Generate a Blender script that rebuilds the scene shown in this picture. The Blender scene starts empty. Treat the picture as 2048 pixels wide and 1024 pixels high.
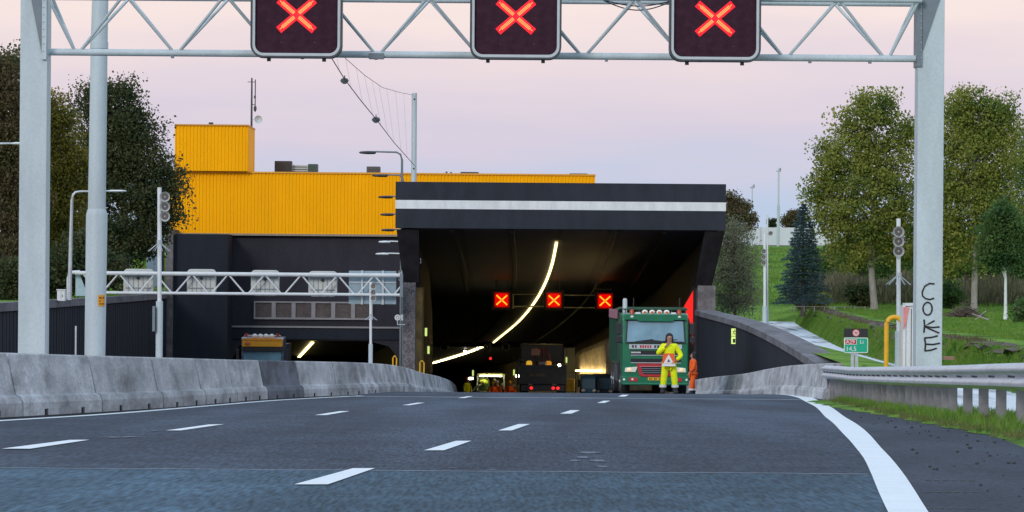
import bpy, bmesh, math, random
import numpy as np
from mathutils import Matrix, Vector
random.seed(7); rng = np.random.default_rng(11)
sc = bpy.context.scene
COL = sc.collection
# ---------------------------------------------------------------- camera
F = 7500.0; PX, PY = 1024.0, 560.0; ROLL = 0.0078
cam = bpy.data.cameras.new('camera'); camo = bpy.data.objects.new('camera', cam); COL.objects.link(camo)
cam.sensor_width = 36; cam.lens = 36*F/2048; cam.shift_y = (PY-512)/2048
cam.clip_start = 0.5; cam.clip_end = 20000
ca, sa = math.cos(ROLL), math.sin(ROLL)
camo.matrix_world = Matrix(((ca,-sa,0,0),(0,0,-1,0),(sa,ca,0,0),(0,0,0,1)))
sc.camera = camo
# ---------------------------------------------------------------- light
sc.view_settings.view_transform = 'Standard'; sc.view_settings.look = 'None'
sc.view_settings.exposure = 0.22; sc.view_settings.gamma = 1
SUN_EL, SUN_AZ = math.radians(24), math.radians(205)      # behind the camera, to its left
w = bpy.data.worlds.new("World"); sc.world = w; w.use_nodes = True
nt = w.node_tree; nt.nodes.clear()
def N(t, nt=nt, **k):
    n = nt.nodes.new(t)
    for a, b in k.items(): setattr(n, a, b)
    return n
wo = N('ShaderNodeOutputWorld'); add = N('ShaderNodeMixShader'); b1 = N('ShaderNodeBackground'); b2 = N('ShaderNodeBackground')
sky = N('ShaderNodeTexSky', sky_type='NISHITA', sun_disc=False); sky.sun_elevation = SUN_EL; sky.sun_rotation = SUN_AZ
nt.links.new(sky.outputs[0], b1.inputs[0]); b1.inputs[1].default_value = 0.05
tc = N('ShaderNodeTexCoord'); sx = N('ShaderNodeSeparateXYZ'); nt.links.new(tc.outputs['Generated'], sx.inputs[0])
mp = N('ShaderNodeMapping'); mp.inputs['Scale'].default_value = (9, 9, 60); nt.links.new(tc.outputs['Generated'], mp.inputs[0])
nz = N('ShaderNodeTexNoise'); nz.inputs['Scale'].default_value = 1.6; nz.inputs['Detail'].default_value = 5; nt.links.new(mp.outputs[0], nz.inputs[0])
ma = N('ShaderNodeMath', operation='MULTIPLY_ADD'); nt.links.new(nz.outputs[0], ma.inputs[0]); ma.inputs[1].default_value = 0.030
nt.links.new(sx.outputs[2], ma.inputs[2])
sb = N('ShaderNodeMath', operation='SUBTRACT'); nt.links.new(ma.outputs[0], sb.inputs[0]); sb.inputs[1].default_value = 0.015
rp = N('ShaderNodeValToRGB'); nt.links.new(sb.outputs[0], rp.inputs[0])
stops = [(0.0,(.41,.55,.74)),(0.014,(.45,.56,.75)),(0.026,(.53,.565,.73)),(0.040,(.64,.575,.70)),(0.056,(.76,.64,.70)),(0.076,(.90,.74,.71)),(0.2,(.72,.74,.84)),(0.5,(.62,.78,1.0)),(1.0,(.60,.80,1.0))]
cr = rp.color_ramp
while len(cr.elements) < len(stops): cr.elements.new(0.5)
for e, (p, c) in zip(cr.elements, stops): e.position = p; e.color = (*c, 1)
nt.links.new(rp.outputs[0], b2.inputs[0]); b2.inputs[1].default_value = 1.0
add.inputs[0].default_value = .86; nt.links.new(b1.outputs[0], add.inputs[1]); nt.links.new(b2.outputs[0], add.inputs[2]); nt.links.new(add.outputs[0], wo.inputs[0])
sl = bpy.data.lights.new('sun', 'SUN'); sl.energy = 1.1; sl.angle = math.radians(14); sl.color = (1.0, .93, .88)
so = bpy.data.objects.new('sun', sl); COL.objects.link(so)
dv = Vector((math.sin(SUN_AZ)*math.cos(SUN_EL), math.cos(SUN_AZ)*math.cos(SUN_EL), math.sin(SUN_EL)))
so.rotation_euler = dv.to_track_quat('Z', 'Y').to_euler()
# ---------------------------------------------------------------- geometry helpers
def P(px, py, d):
    u, v = px-PX, PY-py
    return Vector(((u*ca - v*sa)*d/F, d, (u*sa + v*ca)*d/F))
def hermite(xs, ys):
    xs = np.array(xs, float); ys = np.array(ys, float)
    h = np.diff(xs); s = np.diff(ys)/h
    m = np.empty_like(xs); m[0] = s[0]; m[-1] = s[-1]
    m[1:-1] = (s[:-1]*h[1:] + s[1:]*h[:-1])/(h[1:]+h[:-1])
    def f(x):
        if x <= xs[0]: return float(ys[0] + (x-xs[0])*m[0])
        if x >= xs[-1]: return float(ys[-1] + (x-xs[-1])*m[-1])
        i = int(np.searchsorted(xs, x)-1); i = max(0, min(i, len(h)-1)); t = (x-xs[i])/h[i]
        return float((2*t**3-3*t*t+1)*ys[i] + (t**3-2*t*t+t)*h[i]*m[i] + (-2*t**3+3*t*t)*ys[i+1] + (t**3-t*t)*h[i]*m[i+1])
    return f
zrel = hermite([5,15,38,54,70,85,100,112,125,134,160,180,197,250,332,450,650],
               [-.79,-.79,-.79,-.87,-.94,-1.0,-1.07,-1.15,-1.31,-1.46,-1.80,-2.15,-2.6,-4.0,-6.2,-9.6,-16])
SL = (708-PY)/F
def zr(d): return zrel(d) - SL*d
cx = hermite([5,15,22,30.5,38.7,55,74,94,112,134,180,250,283,332,349,370,396,450,550,650],
             [-2.5,-1.8,-1.3,-.72,-.14,.75,1.75,2.65,3.25,3.75,4.25,4.2,3.3,1.0,-.2,-2.3,-5.5,-13,-30,-50])
def zc(d): return 2.5 - 0.0526*(d-180)      # ceiling of the big canopy
def G(px, py):
    u, v = px-PX, PY-py; s = (u*sa + v*ca)/F; x = (u*ca - v*sa)/F
    d = 12.0
    while d < 130 and s*d > zr(d): d += .05
    return Vector((x*d, d, zr(d)))
WLOC = {}
def wl(o): return WLOC.get(o.name, Vector((0,0,0))) if o else Vector((0,0,0))
class MB:
    def __init__(s): s.v = []; s.f = []
    def add(s, vs, fs):
        n = len(s.v); s.v += [tuple(v) for v in vs]; s.f += [tuple(i+n for i in f) for f in fs]; return s
    def box(s, c, size, R=None):
        hx, hy, hz = size[0]/2, size[1]/2, size[2]/2
        vs = [Vector((x, y, z)) for x in (-hx, hx) for y in (-hy, hy) for z in (-hz, hz)]
        if R is not None: vs = [R @ v for v in vs]
        c = Vector(c)
        return s.add([v+c for v in vs], [(0,1,3,2),(4,6,7,5),(0,4,5,1),(2,3,7,6),(0,2,6,4),(1,5,7,3)])
    def bb(s, x0, x1, y0, y1, z0, z1): return s.box(((x0+x1)/2,(y0+y1)/2,(z0+z1)/2),(abs(x1-x0),abs(y1-y0),abs(z1-z0)))
    def tube(s, pts, r, n=8, cap=True):
        pts = [Vector(p) for p in pts]; k = len(pts)
        rs = [r]*k if isinstance(r, (int, float)) else r
        vs = []
        for i, p in enumerate(pts):
            a = pts[max(i-1,0)]; b = pts[min(i+1,k-1)]; t = (b-a).normalized()
            up = Vector((0,0,1)) if abs(t.z) < .95 else Vector((0,1,0))
            e1 = t.cross(up).normalized(); e2 = e1.cross(t)
            for j in range(n):
                q = 2*math.pi*j/n; vs.append(p + (e1*math.cos(q) + e2*math.sin(q))*rs[i])
        fs = [(i*n+j, i*n+(j+1)%n, (i+1)*n+(j+1)%n, (i+1)*n+j) for i in range(k-1) for j in range(n)]
        if cap: fs += [tuple(range(n-1,-1,-1)), tuple(range((k-1)*n, k*n))]
        return s.add(vs, fs)
    def loft(s, rings, closed=False, cap=False):
        n = len(rings[0]); vs = [p for r in rings for p in r]; m = n if closed else n-1
        fs = [(i*n+j, i*n+(j+1)%n, (i+1)*n+(j+1)%n, (i+1)*n+j) for i in range(len(rings)-1) for j in range(m)]
        if cap: fs += [tuple(range(n-1,-1,-1)), tuple(range((len(rings)-1)*n, len(rings)*n))]
        return s.add(vs, fs)
    def prism(s, poly, y0, y1):        # polygon of (x,z) extruded along y
        return s.loft([[(x,y0,z) for x,z in poly], [(x,y1,z) for x,z in poly]], closed=True, cap=True)
    def ell(s, c, r, n=10, m=7):
        c = Vector(c); vs = []; fs = []
        for i in range(m+1):
            t = math.pi*i/m
            for j in range(n):
                p = 2*math.pi*j/n
                vs.append(c + Vector((r[0]*math.sin(t)*math.cos(p), r[1]*math.sin(t)*math.sin(p), r[2]*math.cos(t))))
        for i in range(m):
            for j in range(n): fs.append((i*n+j, (i+1)*n+j, (i+1)*n+(j+1)%n, i*n+(j+1)%n))
        return s.add(vs, fs)
    def build(s, name, mat, parent=None, loc=None, local=False, smooth=False, bevel=0):
        me = bpy.data.meshes.new(name); off = Vector((0,0,0))
        if not local: off = Vector(loc) if loc is not None else wl(parent)
        me.from_pydata([tuple(Vector(v)-off) for v in s.v], [], s.f)
        if mat: me.materials.append(mat)
        bm = bmesh.new(); bm.from_mesh(me); bmesh.ops.recalc_face_normals(bm, faces=bm.faces)
        bm.to_mesh(me); bm.free()
        if smooth:
            for p in me.polygons: p.use_smooth = True
            me.set_sharp_from_angle(angle=math.radians(50))
        o = bpy.data.objects.new(name, me); COL.objects.link(o)
        if parent: o.parent = parent
        elif loc is not None: o.location = loc
        WLOC[o.name] = off
        if bevel:
            b = o.modifiers.new('bevel', 'BEVEL'); b.width = bevel; b.segments = 2; b.limit_method = 'ANGLE'
        return o
def tag(o, label=None, cat=None, group=None, kind=None):
    if label: o['label'] = label
    if cat: o['category'] = cat
    if group: o['group'] = group
    if kind: o['kind'] = kind
    return o
def thing(name, label, cat, loc, group=None, rz=0):
    o = bpy.data.objects.new(name, None); COL.objects.link(o); o.location = loc; o.rotation_euler.z = rz
    o.empty_display_size = .2; WLOC[o.name] = Vector(loc)
    return tag(o, label, cat, group)
def struct(o): return tag(o, kind='structure')
def dup(root, loc, label, rz=None, group=None, name=None):
    r = root.copy(); COL.objects.link(r); r.location = loc; r['label'] = label
    if rz is not None: r.rotation_euler.z = rz
    if group: r['group'] = group
    for ch in list(root.children):
        c = ch.copy(); COL.objects.link(c); c.parent = r
        for g in ch.children:
            d = g.copy(); COL.objects.link(d); d.parent = c
    return r
# ---------------------------------------------------------------- materials
def srgb(r, g, b): return tuple(((c/255+.055)/1.055)**2.4 if c > 10 else c/3294 for c in (r, g, b))
def mat(name, col, rough=.6, metal=0, var=.12, scale=4, stretch=(1,1,1), emis=None, es=0, bump=0, bscale=None, spec=.5, var2=0, scale2=60):
    m = bpy.data.materials.new(name); m.use_nodes = True; t = m.node_tree; p = t.nodes['Principled BSDF']
    p.inputs['Roughness'].default_value = rough; p.inputs['Metallic'].default_value = metal
    p.inputs['Specular IOR Level'].default_value = spec
    p.inputs['Base Color'].default_value = (*col, 1)
    if var or bump:
        c = N('ShaderNodeTexCoord', t); mpp = N('ShaderNodeMapping', t); mpp.inputs['Scale'].default_value = stretch
        t.links.new(c.outputs['Object'], mpp.inputs[0])
        n = N('ShaderNodeTexNoise', t); n.inputs['Scale'].default_value = scale; n.inputs['Detail'].default_value = 8; n.inputs['Roughness'].default_value = .6
        t.links.new(mpp.outputs[0], n.inputs[0])
        r = N('ShaderNodeMapRange', t); t.links.new(n.outputs[0], r.inputs[0])
        r.inputs[1].default_value = .3; r.inputs[2].default_value = .7; r.inputs[3].default_value = 1-var; r.inputs[4].default_value = 1+var
        fac = r.outputs[0]
        if var2:
            n2 = N('ShaderNodeTexNoise', t); n2.inputs['Scale'].default_value = scale2; n2.inputs['Detail'].default_value = 3
            t.links.new(c.outputs['Object'], n2.inputs[0])
            r2 = N('ShaderNodeMapRange', t); t.links.new(n2.outputs[0], r2.inputs[0])
            r2.inputs[1].default_value = .3; r2.inputs[2].default_value = .7; r2.inputs[3].default_value = 1-var2; r2.inputs[4].default_value = 1+var2
            mm = N('ShaderNodeMath', t, operation='MULTIPLY'); t.links.new(fac, mm.inputs[0]); t.links.new(r2.outputs[0], mm.inputs[1]); fac = mm.outputs[0]
        mx = N('ShaderNodeVectorMath', t, operation='SCALE'); mx.inputs[0].default_value = col; t.links.new(fac, mx.inputs['Scale'])
        t.links.new(mx.outputs[0], p.inputs['Base Color'])
        if bump:
            bp = N('ShaderNodeBump', t); bp.inputs['Strength'].default_value = bump; bp.inputs['Distance'].default_value = .02
            src = n
            if bscale:
                src = N('ShaderNodeTexNoise', t); src.inputs['Scale'].default_value = bscale; t.links.new(c.outputs['Object'], src.inputs[0])
            t.links.new(src.outputs[0], bp.inputs['Height']); t.links.new(bp.outputs[0], p.inputs['Normal'])
    if emis:
        p.inputs['Emission Color'].default_value = (*emis, 1); p.inputs['Emission Strength'].default_value = es
    return m
STEEL = mat('painted_steel', (.50,.58,.61), .5, 0, .13, 2.2, (1,1,.18), var2=.06, scale2=30)
STEELD = mat('dark_steel', (.17,.21,.24), .5, 0, .1)
GALV = mat('galvanized_steel', (.50,.53,.58), .42, .35, .18, 6, (1,.3,1), bump=.15)
WHITEP = mat('white_paint', (.70,.73,.74), .5, 0, .12, 3, (1,1,.3), var2=.06, scale2=25)
LIGHTG = mat('light_grey_metal', (.50,.55,.57), .55, 0, .08)
BLACK = mat('black_panel', (.018,.018,.022), .6, 0, .3, 3)
RUBBER = mat('rubber', (.02,.02,.022), .8, 0, .2)
DARK = mat('dark_metal', (.05,.055,.06), .6, 0, .3)
HOUSING = mat('sign_housing', (.042,.016,.028), .8, 0, .3, 8, spec=.15)
FRAMEB = mat('sign_frame_black', (.045,.05,.06), .45, 0, .2)
LEDR = mat('led_red', (.5,.0,.01), .5, 0, 0, emis=(1,.0,.015), es=.80)
LEDO = mat('led_orange', (.6,.2,.04), .5, 0, 0, emis=(1,.48,.12), es=1.5)
TSIGNR = mat('tunnel_sign_red', (.2,.0,.0), .5, 0, 0, emis=(1,.0,.0), es=.70)
TSIGND = mat('tunnel_sign_dim_red', (.1,.0,.0), .5, 0, 0, emis=(1,.0,.0), es=.20)
TSIGNX = mat('tunnel_sign_cross', (.6,.2,.02), .5, 0, 0, emis=(1,.40,.02), es=1.5)
YELLOW = mat('yellow_cladding', (1.0,.465,.0), .6, 0, .06, .6, (1,1,.3), spec=.12)
YELLOWP = mat('yellow_paint', (.80,.42,.015), .5, 0, .12)
ORANGE = mat('orange_paint', (.9,.30,.01), .5, 0, .1)
REDP = mat('red_paint', (.45,.02,.03), .45, 0, .15)
GREENP = mat('green_truck_paint', (.008,.165,.078), .3, 0, .12, 3)
GREEND = mat('dark_green_paint', (.006,.06,.035), .4, 0, .12)
CHARCOAL = mat('charcoal_fascia', (.027,.032,.044), .75, 0, .20, 1.6, (1,1,.35), spec=.2, var2=.12, scale2=25)
BLACKWALL = mat('black_wall', (.022,.026,.036), .8, spec=.15, metal=0, var=.22, scale=.7, stretch=(1,1,.25), var2=.12, scale2=9) if 1 else mat('x', (.020,.023,.031), .7, 0, .22, .7, (1,1,.25), var2=.12, scale2=9)
RECESS = mat('grey_black_wall', (.036,.034,.044), .85, spec=.15, metal=0, var=.18, scale=.8, stretch=(1,1,.4), var2=.12, scale2=7) if 1 else mat('x', (.048,.046,.053), .75, 0, .18, .8, (1,1,.4), var2=.12, scale2=7)
FRAMEG = mat('window_frame', (.26,.25,.26), .6, 0, .12)
LOUVRE = mat('louvre_mesh', (.085,.068,.065), .7, 0, .25, 2, var2=.3, scale2=14)
GRILLED = mat('slot_dark', (.012,.014,.02), .4)
STRIP = mat('lamp_strip', (.9,.8,.5), .5, 0, 0, emis=(1,.80,.30), es=3.4)
STRIP2 = mat('lamp_strip_bright', (.9,.8,.5), .5, 0, 0, emis=(1,.80,.34), es=9)
GLOWG = mat('green_lamp', (.3,.4,.1), .5, 0, 0, emis=(.62,.78,.22), es=.9)
GLOWL = mat('added_work_light', (.9,.9,.8), .5, 0, 0, emis=(1,.88,.50), es=26)
GLOWW = mat('white_lamp', (.9,.9,.8), .5, 0, 0, emis=(1,.93,.72), es=22)
TAIL = mat('tail_lamp', (.5,.01,.01), .4, 0, 0, emis=(1,.02,.02), es=1.6)
TAILB = mat('brown_soffit', (.05,.045,.05), .7)
GLASS = mat('windscreen', (.16,.30,.38), .12, 0, .35, .9, spec=.8)
LENS = mat('lamp_lens', (.85,.82,.74), .15, 0, .1)
LENSO = mat('orange_lens', (.75,.16,.02), .3, 0, .1)
HIVISY = mat('hi_vis_yellow', (.80,.90,.0), .8, 0, .12, 9, bump=.5, bscale=14)
HIVISO = mat('hi_vis_orange', (.85,.12,.01), .8, 0, .15, 9, bump=.5, bscale=14)
REFL = mat('reflective_band', (.66,.68,.68), .5, 0, .05)
SKIN = mat('skin', (.42,.22,.15), .6, 0, .08)
HAIR = mat('dark_hair', (.02,.018,.02), .8, 0, .2)
BOOT = mat('work_boot', (.02,.022,.03), .7, 0, .2)
NAVY = mat('navy_cloth', (.03,.04,.09), .8)
BLUEP = mat('blue_paint', (.03,.12,.22), .45, 0, .15)
SIGNG = mat('sign_green', (.0,.38,.22), .5, 0, .04)
SIGNR = mat('sign_red', (.50,.03,.03), .5, 0, .04)
SIGNW = mat('sign_white', (.78,.80,.78), .5, 0, .03)
SPRAY = mat('spray_paint', (.012,.012,.015), .6, 0, 0)
PINKP = mat('pink_overspray', (.72,.25,.25), .6, 0, .2, 5)
BARK = mat('bark', (.11,.095,.08), .9, 0, .3, 6, (1,1,.3), bump=.6)
BARKP = mat('pale_bark', (.30,.28,.25), .9, 0, .3, 6, (1,1,.3), bump=.6)
BRANCH = mat('brush', (.12,.085,.07), .9, 0, .4, 6)

def concrete(name, col, stain=.55, streak=2.2, zscale=.35):
    m = bpy.data.materials.new(name); m.use_nodes = True; t = m.node_tree; p = t.nodes['Principled BSDF']; L = t.links.new
    p.inputs['Roughness'].default_value = .85
    c = N('ShaderNodeTexCoord', t); oi = N('ShaderNodeObjectInfo', t)
    ad = N('ShaderNodeVectorMath', t, operation='ADD'); L(c.outputs['Object'], ad.inputs[0])
    cmb = N('ShaderNodeVectorMath', t, operation='SCALE'); cmb.inputs[0].default_value = (7,13,5); L(oi.outputs['Random'], cmb.inputs['Scale'])
    L(cmb.outputs[0], ad.inputs[1])
    def noise(scale, st, det=6):
        mpn = N('ShaderNodeMapping', t); mpn.inputs['Scale'].default_value = st; L(ad.outputs[0], mpn.inputs[0])
        n = N('ShaderNodeTexNoise', t); n.inputs['Scale'].default_value = scale; n.inputs['Detail'].default_value = det; n.inputs['Roughness'].default_value = .65
        L(mpn.outputs[0], n.inputs[0]); return n.outputs[0]
    def rng_(o, a, b, x, y):
        r = N('ShaderNodeMapRange', t); L(o, r.inputs[0])
        for i, q in enumerate((a, b, x, y)): r.inputs[i+1].default_value = q
        return r.outputs[0]
    def mul(a, b):
        q = N('ShaderNodeMath', t, operation='MULTIPLY'); L(a, q.inputs[0]); L(b, q.inputs[1]); return q.outputs[0]
    f = rng_(noise(streak, (1,.22,.8)), .36, .54, 1-stain, 1.05)
    f = mul(f, rng_(noise(1.2, (1,.3,1.3)), .34, .66, .66, 1.22))
    f = mul(f, rng_(noise(5, (1,.5,.10), 3), .3, .7, .86, 1.10))
    f = mul(f, rng_(noise(26, (1,.3,1), 4), .3, .7, .80, 1.2))
    f = mul(f, rng_(oi.outputs['Random'], 0, 1, .86, 1.12))
    vm = N('ShaderNodeVectorMath', t, operation='SCALE'); vm.inputs[0].default_value = col; L(f, vm.inputs['Scale']); L(vm.outputs[0], p.inputs['Base Color'])
    bp = N('ShaderNodeBump', t); bp.inputs['Strength'].default_value = .4; bp.inputs['Distance'].default_value = .02; L(noise(30,(1,1,1),4), bp.inputs['Height']); L(bp.outputs[0], p.inputs['Normal'])
    return m
CONC = concrete('barrier_concrete', (.47,.475,.49), .45, 1.7)
CONCD = concrete('stained_concrete', (.13,.14,.17))
CHEEK = mat('cheek_black', (.012,.011,.013), .9, 0, .4, 2, spec=.1)
CONCB = concrete('brown_concrete', (.165,.15,.155), .3)
COPE = concrete('coping_concrete', (.15,.145,.16), .3)
PEBBLE = mat('pebbled_concrete', (.13,.12,.125), .85, 0, .2, 3, var2=.55, scale2=14, bump=.6, bscale=14)

def leafmat(name, cols, rough=.65):
    m = bpy.data.materials.new(name); m.use_nodes = True; t = m.node_tree; p = t.nodes['Principled BSDF']; L = t.links.new
    p.inputs['Roughness'].default_value = rough; p.inputs['Specular IOR Level'].default_value = .25
    c = N('ShaderNodeTexCoord', t); n = N('ShaderNodeTexNoise', t); n.inputs['Scale'].default_value = .7; n.inputs['Detail'].default_value = 3; L(c.outputs['Object'], n.inputs[0])
    g = N('ShaderNodeNewGeometry', t)
    a = N('ShaderNodeMath', t, operation='MULTIPLY_ADD'); L(g.outputs['Random Per Island'], a.inputs[0]); a.inputs[1].default_value = .42
    b = N('ShaderNodeMapRange', t); L(n.outputs[0], b.inputs[0]); b.inputs[1].default_value = .32; b.inputs[2].default_value = .68; b.inputs[3].default_value = 0; b.inputs[4].default_value = .58
    L(b.outputs[0], a.inputs[2])
    r = N('ShaderNodeValToRGB', t); L(a.outputs[0], r.inputs[0])
    while len(r.color_ramp.elements) < len(cols): r.color_ramp.elements.new(.5)
    for i, (e, cc) in enumerate(zip(r.color_ramp.elements, cols)): e.position = i/(len(cols)-1); e.color = (*cc, 1)
    L(r.outputs[0], p.inputs['Base Color'])
    tr = N('ShaderNodeBsdfTranslucent', t); L(r.outputs[0], tr.inputs[0]); ms = N('ShaderNodeMixShader', t); ms.inputs[0].default_value = .38
    L(p.outputs[0], ms.inputs[1]); L(tr.outputs[0], ms.inputs[2]); L(ms.outputs[0], t.nodes['Material Output'].inputs[0])
    return m
L_DARK = leafmat('dark_foliage', [(.022,.042,.024),(.045,.078,.032),(.11,.11,.045),(.06,.11,.038)])
L_OLIVE = leafmat('olive_foliage', [(.06,.12,.025),(.15,.22,.04),(.34,.34,.07),(.19,.28,.055)])
L_YEL = leafmat('yellowing_foliage', [(.06,.075,.02),(.15,.16,.03),(.30,.24,.04),(.13,.15,.035)])
L_BROWN = leafmat('brown_foliage', [(.055,.055,.025),(.14,.10,.055),(.12,.11,.045),(.08,.10,.035)])
L_GREEN = leafmat('green_foliage', [(.03,.065,.025),(.06,.14,.045),(.12,.20,.055),(.08,.15,.05)])
L_BLUE = leafmat('spruce_needles', [(.03,.065,.07),(.06,.12,.125),(.10,.17,.175),(.05,.10,.11)])
L_GREY = leafmat('willow_foliage', [(.08,.10,.06),(.16,.19,.12),(.24,.24,.16),(.12,.16,.08)])
L_REED = leafmat('reeds', [(.16,.15,.08),(.10,.12,.06),(.24,.20,.13),(.09,.12,.05)])
L_GRASS = leafmat('grass_blades', [(.05,.13,.02),(.11,.24,.03),(.17,.28,.04),(.24,.22,.08)])
L_ROUGH = leafmat('rough_grass', [(.05,.10,.02),(.10,.18,.03),(.20,.19,.07),(.22,.16,.09)])

def groundmat():
    m = bpy.data.materials.new('grass_ground'); m.use_nodes = True; t = m.node_tree; p = t.nodes['Principled BSDF']; L = t.links.new
    p.inputs['Roughness'].default_value = .9; p.inputs['Specular IOR Level'].default_value = .1
    c = N('ShaderNodeTexCoord', t)
    def nz_(s, d): 
        n = N('ShaderNodeTexNoise', t); n.inputs['Scale'].default_value = s; n.inputs['Detail'].default_value = d; L(c.outputs['Object'], n.inputs[0]); return n.outputs[0]
    r = N('ShaderNodeValToRGB', t); L(nz_(.35, 10), r.inputs[0])
    cols = [(.33,(.06,.11,.02)),(.46,(.11,.22,.03)),(.6,(.18,.31,.045)),(.72,(.20,.22,.07))]
    while len(r.color_ramp.elements) < 4: r.color_ramp.elements.new(.5)
    for e,(q,cc) in zip(r.color_ramp.elements, cols): e.position=q; e.color=(*cc,1)
    r2 = N('ShaderNodeMapRange', t); L(nz_(7, 4), r2.inputs[0]); r2.inputs[1].default_value=.3; r2.inputs[2].default_value=.7; r2.inputs[3].default_value=.6; r2.inputs[4].default_value=1.4
    vm = N('ShaderNodeVectorMath', t, operation='SCALE'); L(r.outputs[0], vm.inputs[0]); L(r2.outputs[0], vm.inputs['Scale']); L(vm.outputs[0], p.inputs['Base Color'])
    bp = N('ShaderNodeBump', t); bp.inputs['Strength'].default_value=.8; bp.inputs['Distance'].default_value=.1; L(nz_(5,5), bp.inputs['Height']); L(bp.outputs[0], p.inputs['Normal'])
    return m
GRASSG = groundmat()  # lawn, dyke and verge
EARTH = mat('bare_earth', (.10,.075,.06), .95, 0, .35, 2, bump=.8, var2=.4, scale2=9)
def watermat():
    m = mat('canal_water', (.62,.68,.74), .38, 0, 0, spec=.6)
    t = m.node_tree; p = t.nodes['Principled BSDF']; L = t.links.new
    c = N('ShaderNodeTexCoord', t); mpn = N('ShaderNodeMapping', t); mpn.inputs['Scale'].default_value = (1.2,.5,1); L(c.outputs['Object'], mpn.inputs[0])
    n = N('ShaderNodeTexNoise', t); n.inputs['Scale'].default_value = 3.2; n.inputs['Detail'].default_value = 6; L(mpn.outputs[0], n.inputs[0])
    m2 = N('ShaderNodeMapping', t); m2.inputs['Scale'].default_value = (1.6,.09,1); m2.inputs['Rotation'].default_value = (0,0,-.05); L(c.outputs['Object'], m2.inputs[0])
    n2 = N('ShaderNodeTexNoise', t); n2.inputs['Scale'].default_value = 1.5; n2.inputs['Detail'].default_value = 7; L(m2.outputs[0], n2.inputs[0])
    rr = N('ShaderNodeValToRGB', t); rr.color_ramp.elements[0].position = .36; rr.color_ramp.elements[0].color = (.10,.13,.14,1); rr.color_ramp.elements[1].position = .52; rr.color_ramp.elements[1].color = (.66,.73,.80,1); L(n2.outputs[0], rr.inputs[0]); L(rr.outputs[0], p.inputs['Base Color'])  # bright sky and dark reflections painted into the water's base colour
    bp = N('ShaderNodeBump', t); bp.inputs['Strength'].default_value=.25; bp.inputs['Distance'].default_value=.06; L(n.outputs[0], bp.inputs['Height']); L(bp.outputs[0], p.inputs['Normal'])
    return m
WATER = watermat()
POST = mat('rail_post', (.20,.19,.21), .6, .1, .25, 5)

def roadmat():
    m = bpy.data.materials.new('asphalt'); m.use_nodes = True; t = m.node_tree; p = t.nodes['Principled BSDF']; L = t.links.new
    p.inputs['Roughness'].default_value = .75; p.inputs['Specular IOR Level'].default_value = .12
    c = N('ShaderNodeTexCoord', t); s = N('ShaderNodeSeparateXYZ', t); L(c.outputs['Object'], s.inputs[0])
    def noise(scale, st, det=4):
        mpn = N('ShaderNodeMapping', t); mpn.inputs['Scale'].default_value = st; L(c.outputs['Object'], mpn.inputs[0])
        n = N('ShaderNodeTexNoise', t); n.inputs['Scale'].default_value = scale; n.inputs['Detail'].default_value = det; L(mpn.outputs[0], n.inputs[0]); return n.outputs[0]
    def rg(o, a, b, x, y):
        r = N('ShaderNodeMapRange', t); L(o, r.inputs[0])
        for i, q in enumerate((a, b, x, y)): r.inputs[i+1].default_value = q
        return r.outputs[0]
    def mul(a, b):
        q = N('ShaderNodeMath', t, operation='MULTIPLY'); L(a, q.inputs[0]); L(b, q.inputs[1]); return q.outputs[0]
    f = mul(rg(noise(42, (1,.06,1), 4), .33, .67, .55, 1.5), rg(noise(.42, (1,.12,1), 6), .38, .62, .74, 1.22))
    f = mul(f, rg(noise(1.1, (1,.035,1), 5), .35, .65, .82, 1.17))
    f = mul(f, rg(noise(17, (1,.07,1), 4), .32, .68, .90, 1.10))
    f = mul(f, rg(noise(.9, (1,1,1), 6), .36, .66, .86, 1.12))
    mx = N('ShaderNodeMix', t, data_type='RGBA'); g = N('ShaderNodeMath', t, operation='GREATER_THAN'); L(s.outputs[1], g.inputs[0]); g.inputs[1].default_value = 24.9
    mx.inputs[6].default_value = (.058,.104,.145,1); mx.inputs[7].default_value = (.050,.067,.096,1); L(g.outputs[0], mx.inputs[0])
    for ox, oy, rx, ry, dk in ((.42,20.6,.55,2.6,.32),(-.1,19.2,.4,1.6,.22),(.62,25.5,.35,2.2,.20),(-2.6,34,.5,6,.18),(1.9,44,.5,9,.15)):   # oil and tyre stains on the asphalt
        m3 = N('ShaderNodeMapping', t); m3.inputs['Location'].default_value = (-ox/rx,-oy/ry,0); m3.inputs['Scale'].default_value = (1/rx,1/ry,0); L(c.outputs['Object'], m3.inputs[0])
        ln = N('ShaderNodeVectorMath', t, operation='LENGTH'); L(m3.outputs[0], ln.inputs[0])
        ad = N('ShaderNodeMath', t, operation='MULTIPLY_ADD'); L(noise(2.2, (1,.25,1), 6), ad.inputs[0]); ad.inputs[1].default_value = 1.6; L(ln.outputs['Value'], ad.inputs[2])
        f = mul(f, rg(ad.outputs[0], .75, 1.9, 1-dk, 1))
    vm = N('ShaderNodeVectorMath', t, operation='SCALE'); L(mx.outputs[2], vm.inputs[0]); L(f, vm.inputs['Scale']); L(vm.outputs[0], p.inputs['Base Color'])
    bp = N('ShaderNodeBump', t); bp.inputs['Strength'].default_value=.35; bp.inputs['Distance'].default_value=.01; L(noise(45,(1,1,1),3), bp.inputs['Height']); L(bp.outputs[0], p.inputs['Normal'])
    return m
ROAD = roadmat()
SHOULDER = mat('shoulder_asphalt', (.044,.054,.074), .8, spec=.15, metal=0, var=.3, scale=.8, stretch=(1,.2,1), var2=.6, scale2=30, bump=.4, bscale=40) if 1 else mat('x', (.032,.038,.052), .8, 0, .28, .8, (1,.3,1), var2=.55, scale2=30, bump=.4, bscale=40)
MARK = mat('road_paint', (.78,.82,.85), .6, 0, .06, 3, var2=.05, scale2=30)
JOINT = mat('joint_sealant', (.20,.24,.29), .7, 0, .3, 3)
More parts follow.
